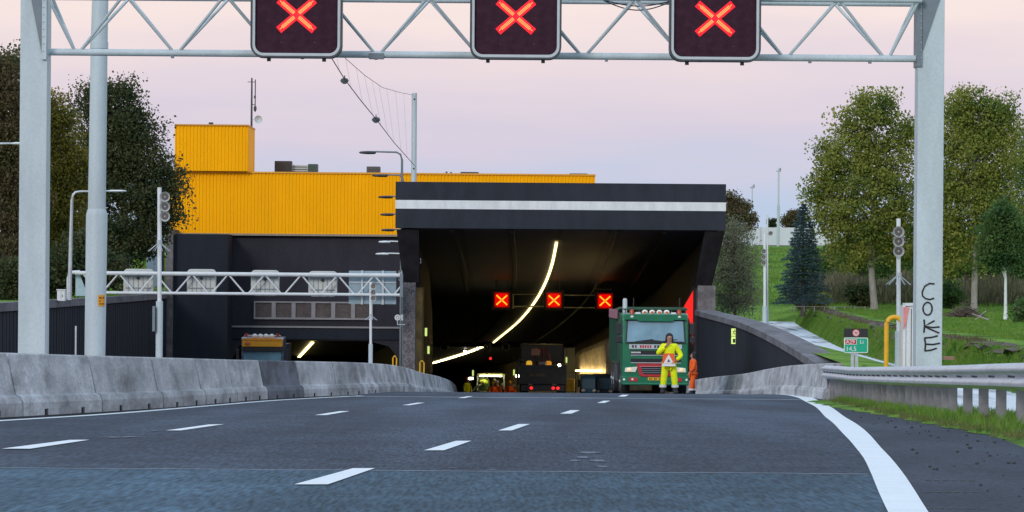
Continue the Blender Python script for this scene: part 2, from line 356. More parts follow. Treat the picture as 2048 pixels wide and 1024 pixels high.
WORN = mat('worn_patch', (.11,.13,.18), .8, 0, .4, 5)
# ================================================================ SETTING
DS = [2,8,14,20,26,32,38,44,50,56,62,68,74,80,86,92,98,104,110,116,122,128,134,142,150,158,166,174,180,190,200,212,225,240,255,270,285,300,316,332,345,358,370,383,396,410,430,450,480,520,560,600,650]
edge_px = [((1775,1024),(1855,1024)),((1757,985),(1831,985)),((1743,950),(1808,950)),((1726,915),(1780,915)),((1708,892),(1758,892)),((1686,868),(1737,868)),
           ((1658,840),(1699,840)),((1632,815),(1663,815)),((1608,802),(1638,802)),((1590,794),(1620,794)),((1560,789.5),(1592,789.5))]
EI = [(G(*a), G(*b)) for a, b in edge_px]
offi = hermite([2]+[a.y for a, b in EI]+[125,180,332,650], [EI[0][0].x-cx(EI[0][0].y)]+[a.x-cx(a.y) for a, b in EI]+[3.75,3.5,3.5,3.5])
offo = hermite([2]+[b.y for a, b in EI]+[125,180,332,650], [EI[0][1].x-cx(EI[0][1].y)]+[b.x-cx(b.y) for a, b in EI]+[3.95,3.65,3.65,3.65])
wallR = hermite([80,100,134,178,250,332,650], [5.75,5.65,5.35,4.6,4.6,4.8,4.9])
wallL = hermite([100,180,212,250,283,332,370,650], [-8.9,-8.75,-8.95,-9.7,-9.4,-8.2,-8.0,-7.6])
def strip(name, ds, fa, fb, dz, m, za=zr, kind='structure', n=4):
    b = MB(); b.loft([[(fa(d)+(fb(d)-fa(d))*i/n, d, za(d)+dz) for i in range(n+1)] for d in ds])
    o = b.build(name, m); return struct(o)
strip('road', DS, lambda d: cx(d)-(7.6 if d < 185 else 9.9), lambda d: cx(d)+(offi(d)+offo(d))/2, 0, ROAD)
strip('hard_shoulder', DS, lambda d: cx(d)+(offi(d)+offo(d))/2, lambda d: cx(d)+(5.7 if d < 90 else wallR(d)+.1), 0, SHOULDER)
leftwall = hermite([2,60,139,240,300,430], [-16.3,-17.5,-19,-21.9,-25,-36])
strip('opposite_road', [d for d in DS if d <= 430], lambda d: leftwall(d)-.1, lambda d: cx(d)-8.0 if d<174 else cx(180)-8.6-(.0 if d<240 else .08*(d-240)), -.02, SHOULDER)
# painted markings
mk = MB()
fine = [2+i*1.5 for i in range(90)]
mk.loft([[(cx(d)+offi(d), d, zr(d)+.005), (cx(d)+offo(d), d, zr(d)+.005)] for d in fine])
le = [G(0,842),G(150,833),(G(300,822)),G(430,811),G(560,800.5),G(640,796),G(740,791)]
lx = hermite([p.y for p in le], [p.x for p in le])
dd = [le[0].y-16+i*1.5 for i in range(int((le[-1].y-le[0].y+16)/1.5))]
mk.loft([[(lx(d)-.09, d, zr(d)+.005), (lx(d)+.09, d, zr(d)+.005)] for d in dd])
def dash(a, b, c, e):              # four corners measured on the road
    q = [G(*p)+Vector((0,0,.006)) for p in (a, b, c, e)]; mk.add(q, [(0,1,2,3)])
for q in [((588,971),(656,971),(750,938),(706,938)), ((848,902),(888,902),(943,883),(912,883)), ((996,862),(1024,862),(1060,849),(1037,849)),
          ((1120,828),(1143,828),(1160,821),(1141,821)), ((1194,806.5),(1209,806.5),(1221,802),(1207,802)), ((1236,793.5),(1250,793.5),(1258,790),(1245,790)),
          ((3,899),(60,899),(179,881),(140,881)), ((332,862),(362,862),(448,849.5),(418,850)), ((629,831),(652,831),(700,823),(680,823)),
          ((804,811),(820,811),(850,806),(834,806)), ((916,796.5),(930,796.5),(946,793),(934,793))]: dash(*q)
struct(mk.build('road_markings', MARK))
dt_ = MB(); dt_.loft([[(lx(d)-.12-.03*math.sin(d*1.3)-.02*math.sin(d*3.1), d, zr(d)+.004), (lx(d)-1.1, d, zr(d)+.004)] for d in dd])
struct(dt_.build('road_edge_dirt', mat('gutter_dirt', (.030,.032,.036), .95, 0, .5, 3, (1,.3,1), spec=.05)))
jn = MB()
for d0, x0, x1, wd in [(24.9,-7.0,None,.05),(86.5,-4.2,None,.30)]:
    xs = np.linspace(x0 if x0 > cx(d0)-7.4 else cx(d0)-7.4, cx(d0)+offi(d0)-.02, 60)
    jn.loft([[(x, d0-wd/2+.02*math.sin(x*5)+rng.normal(0,.004)+(x-0)*.012, zr(d0)+.0045), (x, d0+wd/2+.02*math.sin(x*5)+rng.normal(0,.004)+(x-0)*.012, zr(d0)+.0045)] for x in xs])
struct(jn.build('road_joints', JOINT))
wp = MB()
def blot(px, py, rx, ry, seed):
    r_ = np.random.default_rng(seed); c0 = G(px, py); pts = []
    for k in range(18):
        a = 2*math.pi*k/18; q = .55+.6*r_.random(); pts.append((c0.x+rx*q*math.cos(a), c0.y+ry*q*math.sin(a), zr(c0.y+ry*q*math.sin(a))+.0035))
    wp.add(pts, [tuple(range(18))])
for px, py, rx, ry, sd in [(1178,906,.10,.35,1),(1195,922,.07,.3,2),(1165,915,.06,.3,3),(1205,934,.05,.25,17),(1150,922,.05,.2,18),(230,875,.12,.25,4),(262,874,.1,.2,6),(1133,944,.05,.08,7),(905,936,.05,.06,8),(985,941,.05,.06,9),(795,925,.03,.06,10),(760,930,.03,.05,12),(990,864,.05,.15,11),(310,862,.05,.2,5)]: blot(px,py,rx,ry,sd)
struct(wp.build('road_wear', WORN))
rb = MB()                          # rumble grooves beside the edge line
for py in (962, 985, 1018):
    a = G(1850, py)
    for k in range(6): rb.box((a.x+.02+k*.055, a.y, a.z+.002), (.035,.05,.004))
struct(rb.build('rumble_grooves', BLACK))
deb = MB()
for k in range(260):
    d = 20+70*rng.random()**1.3; x = cx(d)+offo(d)+.2+rng.random()*(1.4 if d > 40 else 2.2); s_ = .008+.018*rng.random()**2
    deb.ell((x, d, zr(d)+s_*.4), (s_, s_, s_*.6), 5, 3)
tag(deb.build('gravel', mat('gravel', (.05,.052,.06), .9, 0, .6, 40)), kind='stuff')
# ---- ground sheets
def ground_sheet(m, rings): m.loft(rings)
gb = MB()
gL = [2,60,139,200,232,246,262,300,340,500,1200,3000]
def gz(d): return -1.15 if d < 225 else 2.9 if d > 290 else -1.15 + (2.9+1.15)*(lambda t: t*t*(3-2*t))((d-225)/65)
rings = []
for d in gL:
    xl = leftwall(min(d,240))-.55
    rings.append([(-1500,d,gz(d)),(-300,d,gz(d)),(-90,d,gz(d)),(xl-12,d,gz(d)),(xl-4,d,gz(d)),(xl,d,gz(d) if d<232 else min(gz(d),3))])
gb.loft(rings)
rbank = hermite([20,60,82,100,132,168,204,240,300], [10.6,10.8,11.2,11.3,12.0,13.8,15.8,18.0,24])
def lz(d): return hermite([2,76,135,220,245,300,400], [-1.55,-1.5,-1.48,-1.38,-1.2,2.6,2.9])(d)
gR = [2,15,30,45,60,70,80,90,100,110,120,132,145,158,170,185,200,215,225,240,255,270,285,300,340,500,1200,3000]
rings = []
for d in gR:
    dc = min(d, 220); base = cx(dc)+(5.0 if d < 90 else wallR(dc)+.3)
    z0 = zr(d)+.0 if d < 92 else -2.5
    zv = max(zr(d)+.05, -2.12) if d < 92 else -2.15
    if d >= 92: z0 = zv = -2.15
    rb_ = rbank(d)
    if d < 230:
        rings.append([(base,d,z0),(base+.5,d,zv),(base+1.3,d,zv-.05),(min(base+2.6,rb_-1),d,-2.75),((base+rb_)/2+1,d,-3.4),(rb_,d,-2.7),(rb_+.55,d,-2.0),(rb_+1.1,d,lz(d)-.02),(rb_+6,d,lz(d)),(rb_+25,d,lz(d)+.1),(90,d,lz(d)+.1),(400,d,lz(d)),(1500,d,lz(d))])
    else:
        z = lz(min(d,400)); rings.append([(10.3 if d < 262 else 5,d,z),(10.8 if d<262 else 6,d,z),(11.5,d,z),(12.5,d,z),(13.5,d,z),(rb_ if d<300 else 20,d,z),(rb_+.5 if d<300 else 21,d,z),(rb_+1 if d<300 else 22,d,z),(32,d,z),(50,d,z+.1),(90,d,z),(400,d,z),(1500,d,z)])
gb.loft(rings)
gb.loft([[(x,d,2.85) for x in (-23,-10,8.5)] for d in (290,340,1200,3000)])
gb.loft([[(x,d,-14) for x in (-60,30)] for d in (-30,2)])
struct(gb.build('ground', GRASSG, smooth=True))
wb = MB(); wb.loft([[(cx(min(d,220))+5.6,d,-2.42),(rbank(d)+2,d,-2.42)] for d in range(15,236,8)])
struct(wb.build('canal_water', WATER))
# brown earth ledge of the far canal bank
eb = MB()
rr = []
for i, d in enumerate(np.arange(60, 222, .7)):
    j = lambda s_: rng.normal(0, s_); rbk = rbank(d); z = lz(d)
    k_ = max(0.0, .55+.75*math.sin(d*.55)*math.sin(d*.23+1))*min(1,max(0,(d-88)/30)); rr.append([(rbk+.50+j(.1),d,z-.12-.26*k_+j(.04)),(rbk+.66+j(.12),d,z-.04-.1*k_+j(.04)),(rbk+.95+j(.12),d,z-.03+.05*k_+j(.03)),(rbk+1.0+.5*k_+j(.2),d,z-.03+.04*k_+j(.02)),(rbk+1.1+.8*k_+j(.3),d,z-.12)])
eb.loft(rr); struct(eb.build('canal_bank', EARTH))
# ================================================================ BARRIERS
def jersey(xc, z, flip=1, h=.80, base=-.25):
    return [(xc+.31*flip,z+base),(xc+.30*flip,z+.17),(xc+.27*flip,z+.245),(xc+.205*flip,z+.275),(xc+.10*flip,z+h-.02),(xc+.08*flip,z+h),(xc-.08*flip,z+h),(xc-.10*flip,z+h-.02),(xc-.205*flip,z+.275),(xc-.27*flip,z+.245),(xc-.30*flip,z+.17),(xc-.31*flip,z+base)]
leb = [G(0,836),G(330,816),G(560,797),G(700,790)]
bx = hermite([20]+[p.y for p in leb]+[112,134,180,230,340], [cx(20)-6.3]+[p.x-.31 for p in leb]+[cx(112)-6.95,cx(134)-7.15,cx(180)-7.2,cx(230)-7.2,cx(340)-7.0])
ords = ['first','second','third','fourth','fifth','sixth','seventh','eighth','ninth','tenth','eleventh','twelfth','thirteenth','fourteenth','fifteenth','sixteenth','seventeenth','eighteenth','nineteenth','twentieth','twenty-first','twenty-second','twenty-third','twenty-fourth','twenty-fifth']
d = 41.0; k = 0
while d < 185:
    L_ = 6.0 if d < 100 else 8.0 if d < 140 else 12.0
    b = MB(); n = 4
    b.loft([[(x, y, z) for x, z in jersey(bx(y), zr(y)) for _ in (0,)] for y in [d+.02+(L_-.04)*i/n for i in range(n+1)]] , closed=True, cap=True) if False else None
    rings = []
    for i in range(n+1):
        y = d+.05+(L_-.10)*i/n; rings.append([(x, y, z) for x, z in jersey(bx(y), zr(y))])
    b.loft(rings, closed=True, cap=True)
    loc = (bx(d+L_/2), d+L_/2, zr(d+L_/2))
    m_ = CONCD if k == 6 else CONC
    o = b.build('concrete_barrier', m_, loc=loc)
    vis = k
    lab = ('dark water-stained concrete barrier block, %s block from the left edge' if k == 6 else 'weathered grey stepped concrete barrier block beside the left edge line, %s block from the left') % ords[min(k,24)]
    tag(o, lab, 'concrete barrier', 'concrete barrier blocks along the left of the road')
    if d < 100:
        for s_ in (.27, .73):                       # drain slots under the block
            y = d+L_*s_; q = MB(); q.bb(bx(y)+.298, bx(y)+.318, y-.10, y+.10, zr(y)+.0, zr(y)+.085)
            q.build('drain_slot', BLACK, o)
    d += L_; k += 1
b = MB(); rings = []
rbx = lambda d: cx(d)+wallR(d)-.48
for y in list(np.arange(87, 180, 3.0))+list(range(180, 340, 12)):
    rings.append([(x, y, z) for x, z in jersey(rbx(y), zr(y), -1, .86)])
b.loft(rings, closed=True, cap=True)
o = b.build('concrete_barrier', CONC, loc=(rbx(90), 90, zr(90))); tag(o, 'continuous grey stepped concrete barrier at the foot of the right retaining wall', 'concrete barrier')
# ---- guard rail
gx = hermite([24,41,55,66,86,90], [5.15,5.62,6.22,6.5,7.28,7.42])
rail = thing('guard_rail', 'galvanized steel guard rail on posts along the right grass verge', 'guard rail', (gx(55),55,zr(55)))
prof = [(0.02,0),(-.0,.012),(-.075,.045),(-.082,.075),(-.075,.10),(-.012,.140),(-.0,.155),(-.012,.17),(-.075,.21),(-.082,.235),(-.075,.262),(-.0,.30),(.02,.31)]
b = MB(); rings = []
def rtop(d): return zr(d)+(.76 if d < 75 else .76+ (d-75)*.004)
for y in np.arange(22, 89, 1.0):
    f_ = gx(y)
    out = [(f_+px_, y, rtop(y)-.32+pz) for px_, pz in prof]; inn = [(f_+px_+.012, y, rtop(y)-.32+pz) for px_, pz in reversed(prof)]
    rings.append(out+inn)
b.loft(rings, closed=True, cap=True); b.build('rail_beam', GALV, rail, smooth=True)
bo = MB()
y = 23.83
while y < 88:
    q = MB(); q.bb(gx(y)+.05, gx(y)+.17, y-.045, y+.045, zr(y)-.3, rtop(y)-.06); q.build('post', POST, rail, bevel=.008)
    for k in (-.35,-.12,.12,.35): bo.box((gx(y+k)-.012, y+k, rtop(y)-.165), (.012,.035,.03))
    y += 1.333 if y > 51 else 2.667
bo.build('bolts', DARK, rail)
# ================================================================ RETAINING WALLS
def solve_wall(px, py, off=0):
    d = 88.0
    while d < 200 and (cx(d)+wallR(d)+off) < P(px, py, d).x - 0: d += .1
    # moving away the wall's picture position drifts left: find the crossing
    best = min(np.arange(90, 190, .2), key=lambda q: abs(1024+(cx(q)+wallR(q)+off)*F/q-px))
    return float(best), P(px, py, float(best)).z
tp = sorted([solve_wall(*q) for q in [(1629,721),(1576,688),(1548,673),(1473,641),(1400,622)]])
wt = hermite([p[0] for p in tp]+[182], [p[1] for p in tp]+[tp[-1][1]+.05])
wallt = thing('retaining_wall', 'black retaining wall with grey coping on the right of the tunnel approach', 'retaining wall', (cx(130)+wallR(130)+.3, 130, zr(130)))
yy = list(np.arange(tp[0][0]-6, 179.4, 3.0))+[179.4]
b = MB(); b.loft([[(cx(y)+wallR(y), y, zr(y)-.3),(cx(y)+wallR(y), y, wt(y)-.20),(cx(y)+wallR(y)+.5, y, wt(y)-.20),(cx(y)+wallR(y)+.5, y, zr(y)-.3)] for y in yy], closed=True, cap=True)
b.build('wall_face', BLACKWALL, wallt)
b = MB(); b.loft([[(cx(y)+wallR(y)-.07, y, wt(y)-.24),(cx(y)+wallR(y)-.07, y, wt(y)-.01),(cx(y)+wallR(y)-.03, y, wt(y)),(cx(y)+wallR(y)+.85, y, wt(y)),(cx(y)+wallR(y)+.85, y, wt(y)-.24)] for y in yy], closed=True, cap=True)
b.build('coping', COPE, wallt)
b = MB()
for y in (118, 146, 163): b.bb(cx(y)+wallR(y)-.012, cx(y)+wallR(y)+.01, y-.03, y+.03, zr(y), wt(y)-.25)
b.build('wall_joint', BLACK, wallt)
# luminous escape sign on the wall
de, _ = solve_wall(1472, 657)
es_ = thing('escape_sign', 'green yellow luminous escape sign on the black right wall', 'sign', (cx(de)+wallR(de), de, P(1472,672,de).z))
for k, pz in enumerate((664.5, 680.5)):
    z = P(1472, pz, de).z; b = MB(); b.box((cx(de)+wallR(de)-.06, de, z), (.22,.04,.30)); b.build('panel', GLOWG, es_)
    q = MB(); x = cx(de)+wallR(de)-.06; y = de-.022
    if k == 0:
        q.ell((x+.02,y,z+.09),(.025,.01,.025),8,4)
        for a, c in (((x+.01,z+.06),(x-.02,z-.02)),((x-.02,z-.02),(x+.04,z-.06)),((x+.04,z-.06),(x+.03,z-.11)),((x-.02,z-.02),(x-.06,z-.10)),((x+.01,z+.05),(x+.06,z+.01)),((x+.0,z+.05),(x-.06,z+.03))):
            q.tube([(a[0],y,a[1]),(c[0],y,c[1])], .014, 6)
        q.build('running_figure', GREEND, es_)
    else:
        q.bb(x-.05,x+.05,y-.004,y,z-.10,z+.06); q.build('door_mark', GREEND, es_)
# left wall
lw = thing('retaining_wall', 'black sheet-pile retaining wall with pale coping along the left carriageway', 'retaining wall', (leftwall(140),140,zr(140)))
b = MB(); b.loft([[(leftwall(y), y, zr(y)-.3),(leftwall(y), y, -1.30),(leftwall(y)-.4, y, -1.30),(leftwall(y)-.4, y, zr(y)-.3)] for y in list(range(10,236,6))+[236]], closed=True, cap=True)
for y in np.arange(60, 236, 1.2): b.box((leftwall(y)+.012, y, (zr(y)-1.33)/2), (.02,.5,-1.33-zr(y)))
b.build('wall_face', BLACKWALL, lw)
b = MB(); b.loft([[(leftwall(y)+.10, y, -1.32),(leftwall(y)+.10, y, -1.0),(leftwall(y)-.5, y, -1.0),(leftwall(y)-.5, y, -1.32)] for y in list(range(10,236,6))+[236]], closed=True, cap=True)
b.build('coping', COPE, lw)
# ================================================================ CANOPY AND TUNNEL
D0 = 180.0
X0, X1 = P(791,400,D0).x, P(1452,400,D0).x
cano = thing('tunnel_canopy', 'big black tunnel entrance canopy with white stripe across its fascia', 'tunnel portal', ((X0+X1)/2, D0, zr(D0)))
b = MB(); b.bb(X0, X1, D0, D0+1.3, 2.46, 4.68); b.build('fascia', CHARCOAL, cano)
b = MB(); b.bb(X0-.004, X1+.004, D0-.006, D0+1.0, 3.385, 3.80); b.build('white_stripe', WHITEP, cano)
ds_c = list(np.arange(181.3, 335, 6))+[335,350,365,380,395,410,430,450,480,520,560]
def flare(d): return max(0, 1-(d-181)/70.0)
def zb(d): return -.35 - .0526*(d-180) - (1-flare(d))*0
CEIL = mat('canopy_ceiling', (.06,.05,.06), .6, 0, .2, 1.5)
t = CEIL.node_tree; pB = t.nodes['Principled BSDF']          # panel courses across the ceiling
c_ = N('ShaderNodeTexCoord', t); br = N('ShaderNodeTexBrick', t); t.links.new(c_.outputs['Object'], br.inputs[0])
br.inputs['Scale'].default_value = 1.0; br.inputs['Brick Width'].default_value = 2.4; br.inputs['Row Height'].default_value = 3.6; br.inputs['Mortar Size'].default_value = .13; br.offset = 0
br.inputs['Color1'].default_value = (.036,.032,.052,1); br.inputs['Color2'].default_value = (.027,.024,.040,1); br.inputs['Mortar'].default_value = (.004,.004,.006,1)
t.links.new(br.outputs[0], pB.inputs['Base Color'])
def xl(d): return cx(d)+wallL(d)
def xr(d): return cx(d)+wallR(d)
b = MB(); b.loft([[(xl(d)-.45*flare(d)-.35, d, zc(d)), (xr(d)+.75*flare(d)+.35, d, zc(d)), (xr(d)+.75*flare(d)+.35, d, zc(d)+.9), (xl(d)-.45*flare(d)-.35, d, zc(d)+.9)] for d in ds_c], closed=True, cap=True)
b.build('ceiling', CEIL, cano)
for off in (-7.2,-4.3,.9,3.1):
    b = MB(); dsb = [d for d in ds_c if d < 336]
    b.loft([[(cx(d)+off+dx_, d, zc(d)-dz_) for dx_, dz_ in ((-.14,-.02),(-.10,.14),(.10,.14),(.14,-.02))] for d in dsb], closed=True, cap=True)
    b.build('ceiling_beam', BLACK, cano)
WALLIN = mat('tunnel_wall', (.30,.25,.17), .5, 0, .2, 1)  # paler yellow copy: lamplight on the far right wall put into the colour
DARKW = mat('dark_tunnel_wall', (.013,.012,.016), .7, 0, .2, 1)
def side(sgn, fx, dlist, m, name, parent):
    b = MB(); rings = []
    for d in dlist:
        x = fx(d); fl = (.75 if sgn > 0 else .45)*flare(d)
        rings.append([(x, d, zr(d)-.3),(x, d, zb(d)),(x+sgn*fl, d, zc(d)+.02),(x+sgn*(fl+.45), d, zc(d)+.02),(x+sgn*.75, d, zb(d)),(x+sgn*.75, d, zr(d)-.3)])
    b.loft(rings, closed=True, cap=True); return b.build(name, m, parent)
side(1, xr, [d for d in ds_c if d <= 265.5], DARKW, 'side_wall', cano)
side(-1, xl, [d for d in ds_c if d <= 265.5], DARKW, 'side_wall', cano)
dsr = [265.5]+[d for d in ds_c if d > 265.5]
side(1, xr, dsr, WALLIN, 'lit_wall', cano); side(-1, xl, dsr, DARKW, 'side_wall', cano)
b = MB()                                                     # vertical ribs of the lit wall
for d in np.arange(267, 334, .8): b.box((xr(d)-.04, d, (zr(d)+zc(d))/2), (.06,.25,zc(d)-zr(d)-.05))
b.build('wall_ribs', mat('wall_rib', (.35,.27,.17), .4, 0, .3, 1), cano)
# tapered cheeks under the fascia ends, and the pillars below them
def pxpoly(pts, d): return [(P(x,y,d).x, P(x,y,d).z) for x, y in pts]
b = MB(); b.prism(pxpoly([(793,459),(838,459),(838,566),(806,566)], D0+.1), D0+.1, D0+1.9); b.build('cheek', CHEEK, cano)
b = MB(); b.prism(pxpoly([(1410,462),(1450,462),(1424,572),(1390,572)], D0+.1), D0+.1, D0+1.9); b.build('cheek', CHEEK, cano)
pz = lambda a,b_,c,d_,name,m,y0,y1: (lambda q: q.build(name, m, cano))(MB().bb(P(a,0,y0).x+P(a,700,y0).x-P(a,0,y0).x, P(b_,700,y0).x, y0, y1, zr(y0)-.2, P(a,c,y0).z))
pz(805,830,565,0,'pillar',PEBBLE,D0-.1,D0+1.2)
pz(1395,1430,571,0,'pillar',CONCB,D0-.3,D0+1.3)
b = MB(); xq = P(833,650,D0+1.5).x; b.bb(xq-.05, xq+.28, D0+1.3, D0+5, zr(185), -.4); b.build('wall_lamplight', mat('ochre_lamplight', (.22,.14,.04), .5, 0, .5, 2), cano)  # yellow lamplight on the inner left wall, put in as an ochre sheet
b = MB()                                                     # end of the tube far round the bend
b.box((cx(560), 561, zr(560)+3), (30,1,14)); b.build('end_wall', DARKW, cano)
# red light falling on the right wall, put in as an emissive sheet
pr = thing('red_wall_glow', 'red glow on the inner right wall behind the green truck, built as a lit sheet', 'painted glow', (xr(183), 183, zr(183)+2))
b = MB(); b.prism(pxpoly([(1367,615),(1389,577),(1391,640),(1385,690),(1379,640)], 182.6), 182.6, 182.75); b.build('panel', mat('red_glow', (.3,.0,.0), .5, 0, .3, 2, emis=(1,.01,.005), es=.75), pr)  # emissive sheet standing in for red light on the wall
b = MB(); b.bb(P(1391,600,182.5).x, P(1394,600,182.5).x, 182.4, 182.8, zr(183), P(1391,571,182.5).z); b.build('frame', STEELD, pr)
# lamp strips
def on_ceiling(px, py):
    u, v = px-PX, PY-py; s_ = (u*sa+v*ca)/F; d_ = (2.5+.0526*180-.12)/(s_+.0526); return Vector(((u*ca-v*sa)*d_/F, d_, s_*d_))
def lampstrip(pts, wd, label, name='lamp_strip', f=on_ceiling, m=None):
    q = [f(*p) if len(p) == 2 else P(*p) for p in pts]; fx_ = hermite([p.y for p in q], [p.x for p in q]); fz_ = hermite([p.y for p in q], [p.z for p in q])
    b = MB(); yy_ = np.linspace(q[0].y, q[-1].y, 26)
    b.loft([[(fx_(y)-wd, y, fz_(y)),(fx_(y)-wd, y, fz_(y)+.07),(fx_(y)+wd, y, fz_(y)+.07),(fx_(y)+wd, y, fz_(y))] for y in yy_], closed=True, cap=True)
    o = b.build(name, m or STRIP, loc=q[0]); tag(o, label, 'lamp'); return o
lampstrip([(1113,487),(1104,530),(1083,583),(1046,635),(987,686)], .062, 'long yellow-white lamp strip curving down the canopy ceiling')
lampstrip([(965,694),(935,706),(900,717),(866,727)], .15, 'bright lamp strip deep in the right tube, bending to the left', m=STRIP2)
# portal beam with jet fans
b = MB(); b.bb(xl(335), xr(335), 335, 336, zc(335)-.35, zc(335)+.02); b.build('portal_beam', DARK, cano)
fanlab = ['leftmost','second','third','fourth','fifth']
fan0 = None
for k, px in enumerate((888, 975, 1012, 1050, 1087)):
    p_ = P(px, 694, 333); r_ = .33
    if fan0 is None:
        fan0 = thing('jet_fan', 'x', 'fan', p_, 'jet fans under the tunnel ceiling')
        q = MB(); 
        ring = lambda y, r: [(p_.x+r*math.cos(2*math.pi*j/14), y, p_.z+r*math.sin(2*math.pi*j/14)) for j in range(14)]
        q.loft([ring(333.0,.24), ring(332.4,.33), ring(332.4,.36), ring(335.0,.36)], closed=True); q.build('casing', LIGHTG, fan0)
        q = MB(); q.loft([ring(333.02,.245), ring(333.03,.01)], closed=True); q.build('rotor', DARK, fan0)
        fan0['label'] = 'jet fan under the tunnel ceiling, %s of the row' % fanlab[0]
    else: dup(fan0, p_, 'jet fan under the tunnel ceiling, %s of the row' % fanlab[k])
for px, py, d, lab in [(852,664,186,'upper green lit lamp on the inner left wall'),(857,700,196,'lower green lit lamp on the inner left wall'),(946,746,268,'green lit lamp above the worker beside the barrier end'),(1028,745,262,'green lit lamp left of the dark truck'),(1133,720,262,'green lit lamp right of the dark truck')]:
    p_ = P(px,py,d); t_ = thing('emergency_lamp', lab, 'lamp', p_, 'green emergency lamps in the tunnel')
    q = MB(); q.box(p_, (.11,.05,.40)); q.build('diffuser', GLOWG, t_); q = MB(); q.box(p_+Vector((0,.06,0)), (.16,.07,.46)); q.build('case', DARK, t_)
    q = MB(); q.tube([p_+Vector((0,.08,0)), p_+Vector((0,.08,zc(d)-p_.z if d > 250 else .6))], .015, 6); q.build('hanger', DARK, t_)
for px, py, d, lab in [(955,697,342,'white spot lamp at the top of the deep lamp strip'),(975,692,342,'white spot lamp right of the deep lamp strip'),(930,703,350,'pale spot lamp left over the deep lamp strip')]:
    p_ = P(px,py,d); t_ = thing('spot_lamp', lab, 'lamp', p_, 'spot lamps at the tunnel ceiling'); q = MB(); q.ell(p_, (.11,.11,.11)); q.build('bulb', GLOWW, t_)
    q = MB(); q.loft([[(p_.x+r*math.cos(a),p_.y+y,p_.z+r*math.sin(a)) for a in np.linspace(0,2*math.pi,12,endpoint=False)] for r,y in ((.2,.02),(.2,.2),(.08,.3))], closed=True, cap=True); q.build('housing', DARK, t_)
p_ = P(981,717,330); t_ = thing('warning_lamp', 'small red lamp hanging in the middle of the tunnel', 'lamp', p_); q = MB(); q.ell(p_, (.11,.06,.11)); q.build('lens', TAIL, t_); q = MB(); q.tube([p_+Vector((0,.1,0)), (p_.x,p_.y+.1,zc(330))], .02, 6); q.build('hanger', DARK, t_)
# ================================================================ LEFT PORTAL
D2 = 240.0
pw = thing('portal_wall', 'dark concrete portal wall of the left tunnel tube under the yellow building', 'tunnel portal', (P(620,600,D2).x, D2, zr(D2)))
zbm = zr(D2)-.3; zt = P(620,469,D2).z
poly = [(P(455,0,D2).x*0+P(455,600,D2).x, zbm), (P(455,600,D2).x, zt), (P(835,600,D2).x, zt), (P(835,600,D2).x, zbm)]
hole = pxpoly([(797,900),(797,718),(778,693),(738,682),(500,679),(478,692),(461,722),(461,900)], D2)
hole[0] = (hole[0][0], zbm); hole[-1] = (hole[-1][0], zbm)
b = MB(); b.prism(poly+hole, D2, D2+1.0); b.build('wall', RECESS, pw)
b = MB(); z_ = P(600,654,D2).z; b.bb(P(457,600,D2).x, P(802,600,D2).x, D2-.14, D2-.002, z_-.05, z_+.06); b.build('ledge', FRAMEG, pw)
b = MB(); z_ = P(600,655,D2).z; z2 = P(600,679,D2).z; b.bb(P(457,600,D2).x, P(802,600,D2).x, D2-.08, D2-.003, z2+.02, z_-.06); b.build('lintel', BLACKWALL, pw)
b = MB(); b.bb(P(345,600,236).x, P(455,600,236).x, 236, 240.5, zbm, P(400,468,236).z); b.build('wing_wall', BLACKWALL, pw)
b = MB(); b.bb(P(331,600,235.5).x, P(345,600,235.5).x-.005, 235.5, 241, zbm, P(338,458,235.5).z); b.build('end_pillar', CONCB, pw)
wn = MB(); zt_, zb_ = P(620,603,D2).z, P(620,639,D2).z; xa, xb = P(508,620,D2).x, P(746,620,D2).x
wn.bb(xa, xb, D2-.14, D2-.002, zt_-.10, zt_); wn.bb(xa, xb, D2-.14, D2-.002, zb_, zb_+.12)
cols_ = np.linspace(xa, xb, 7)
for i, x in enumerate(cols_): wd = .10 if i in (0,6) else .13; wn.bb(x-wd*(i>0), x+wd*(i<6), D2-.137, D2-.003, zb_+.121, zt_-.101)
fr = wn.build('window_frame', FRAMEG, pw)
for i in range(6):
    q = MB(); q.bb(cols_[i]+.13, cols_[i+1]-.13, D2-.05, D2-.004, zb_+.125, zt_-.105); q.build('window_panel', LOUVRE, pw)
# tube behind
tb = MB(); rings = []
for d in (240.9, 260, 290, 330, 380, 430):
    s_ = -.085*(d-240); a, c = P(457,700,D2).x+s_, P(800,700,D2).x+s_; zt2 = P(600,678,D2).z-.045*(d-240)
    rings.append([(a,d,zr(d)-.3),(a,d,zt2),(c,d,zt2),(c,d,zr(d)-.3)])
tb.loft(rings); a = rings[-1]; tb.add(a, [(0,1,2,3)]); tb.build('tube_lining', DARKW, pw)
def on2(px, py):
    s_ = (560-py-3)/F; z0 = P(600,678,D2).z-.15; d_ = (z0+.045*240)/(s_+.045); return P(px, py, d_)
lampstrip([(625,686),(613,699),(598,715)], .10, 'short lamp strip on the ceiling of the left tunnel tube', f=on2)
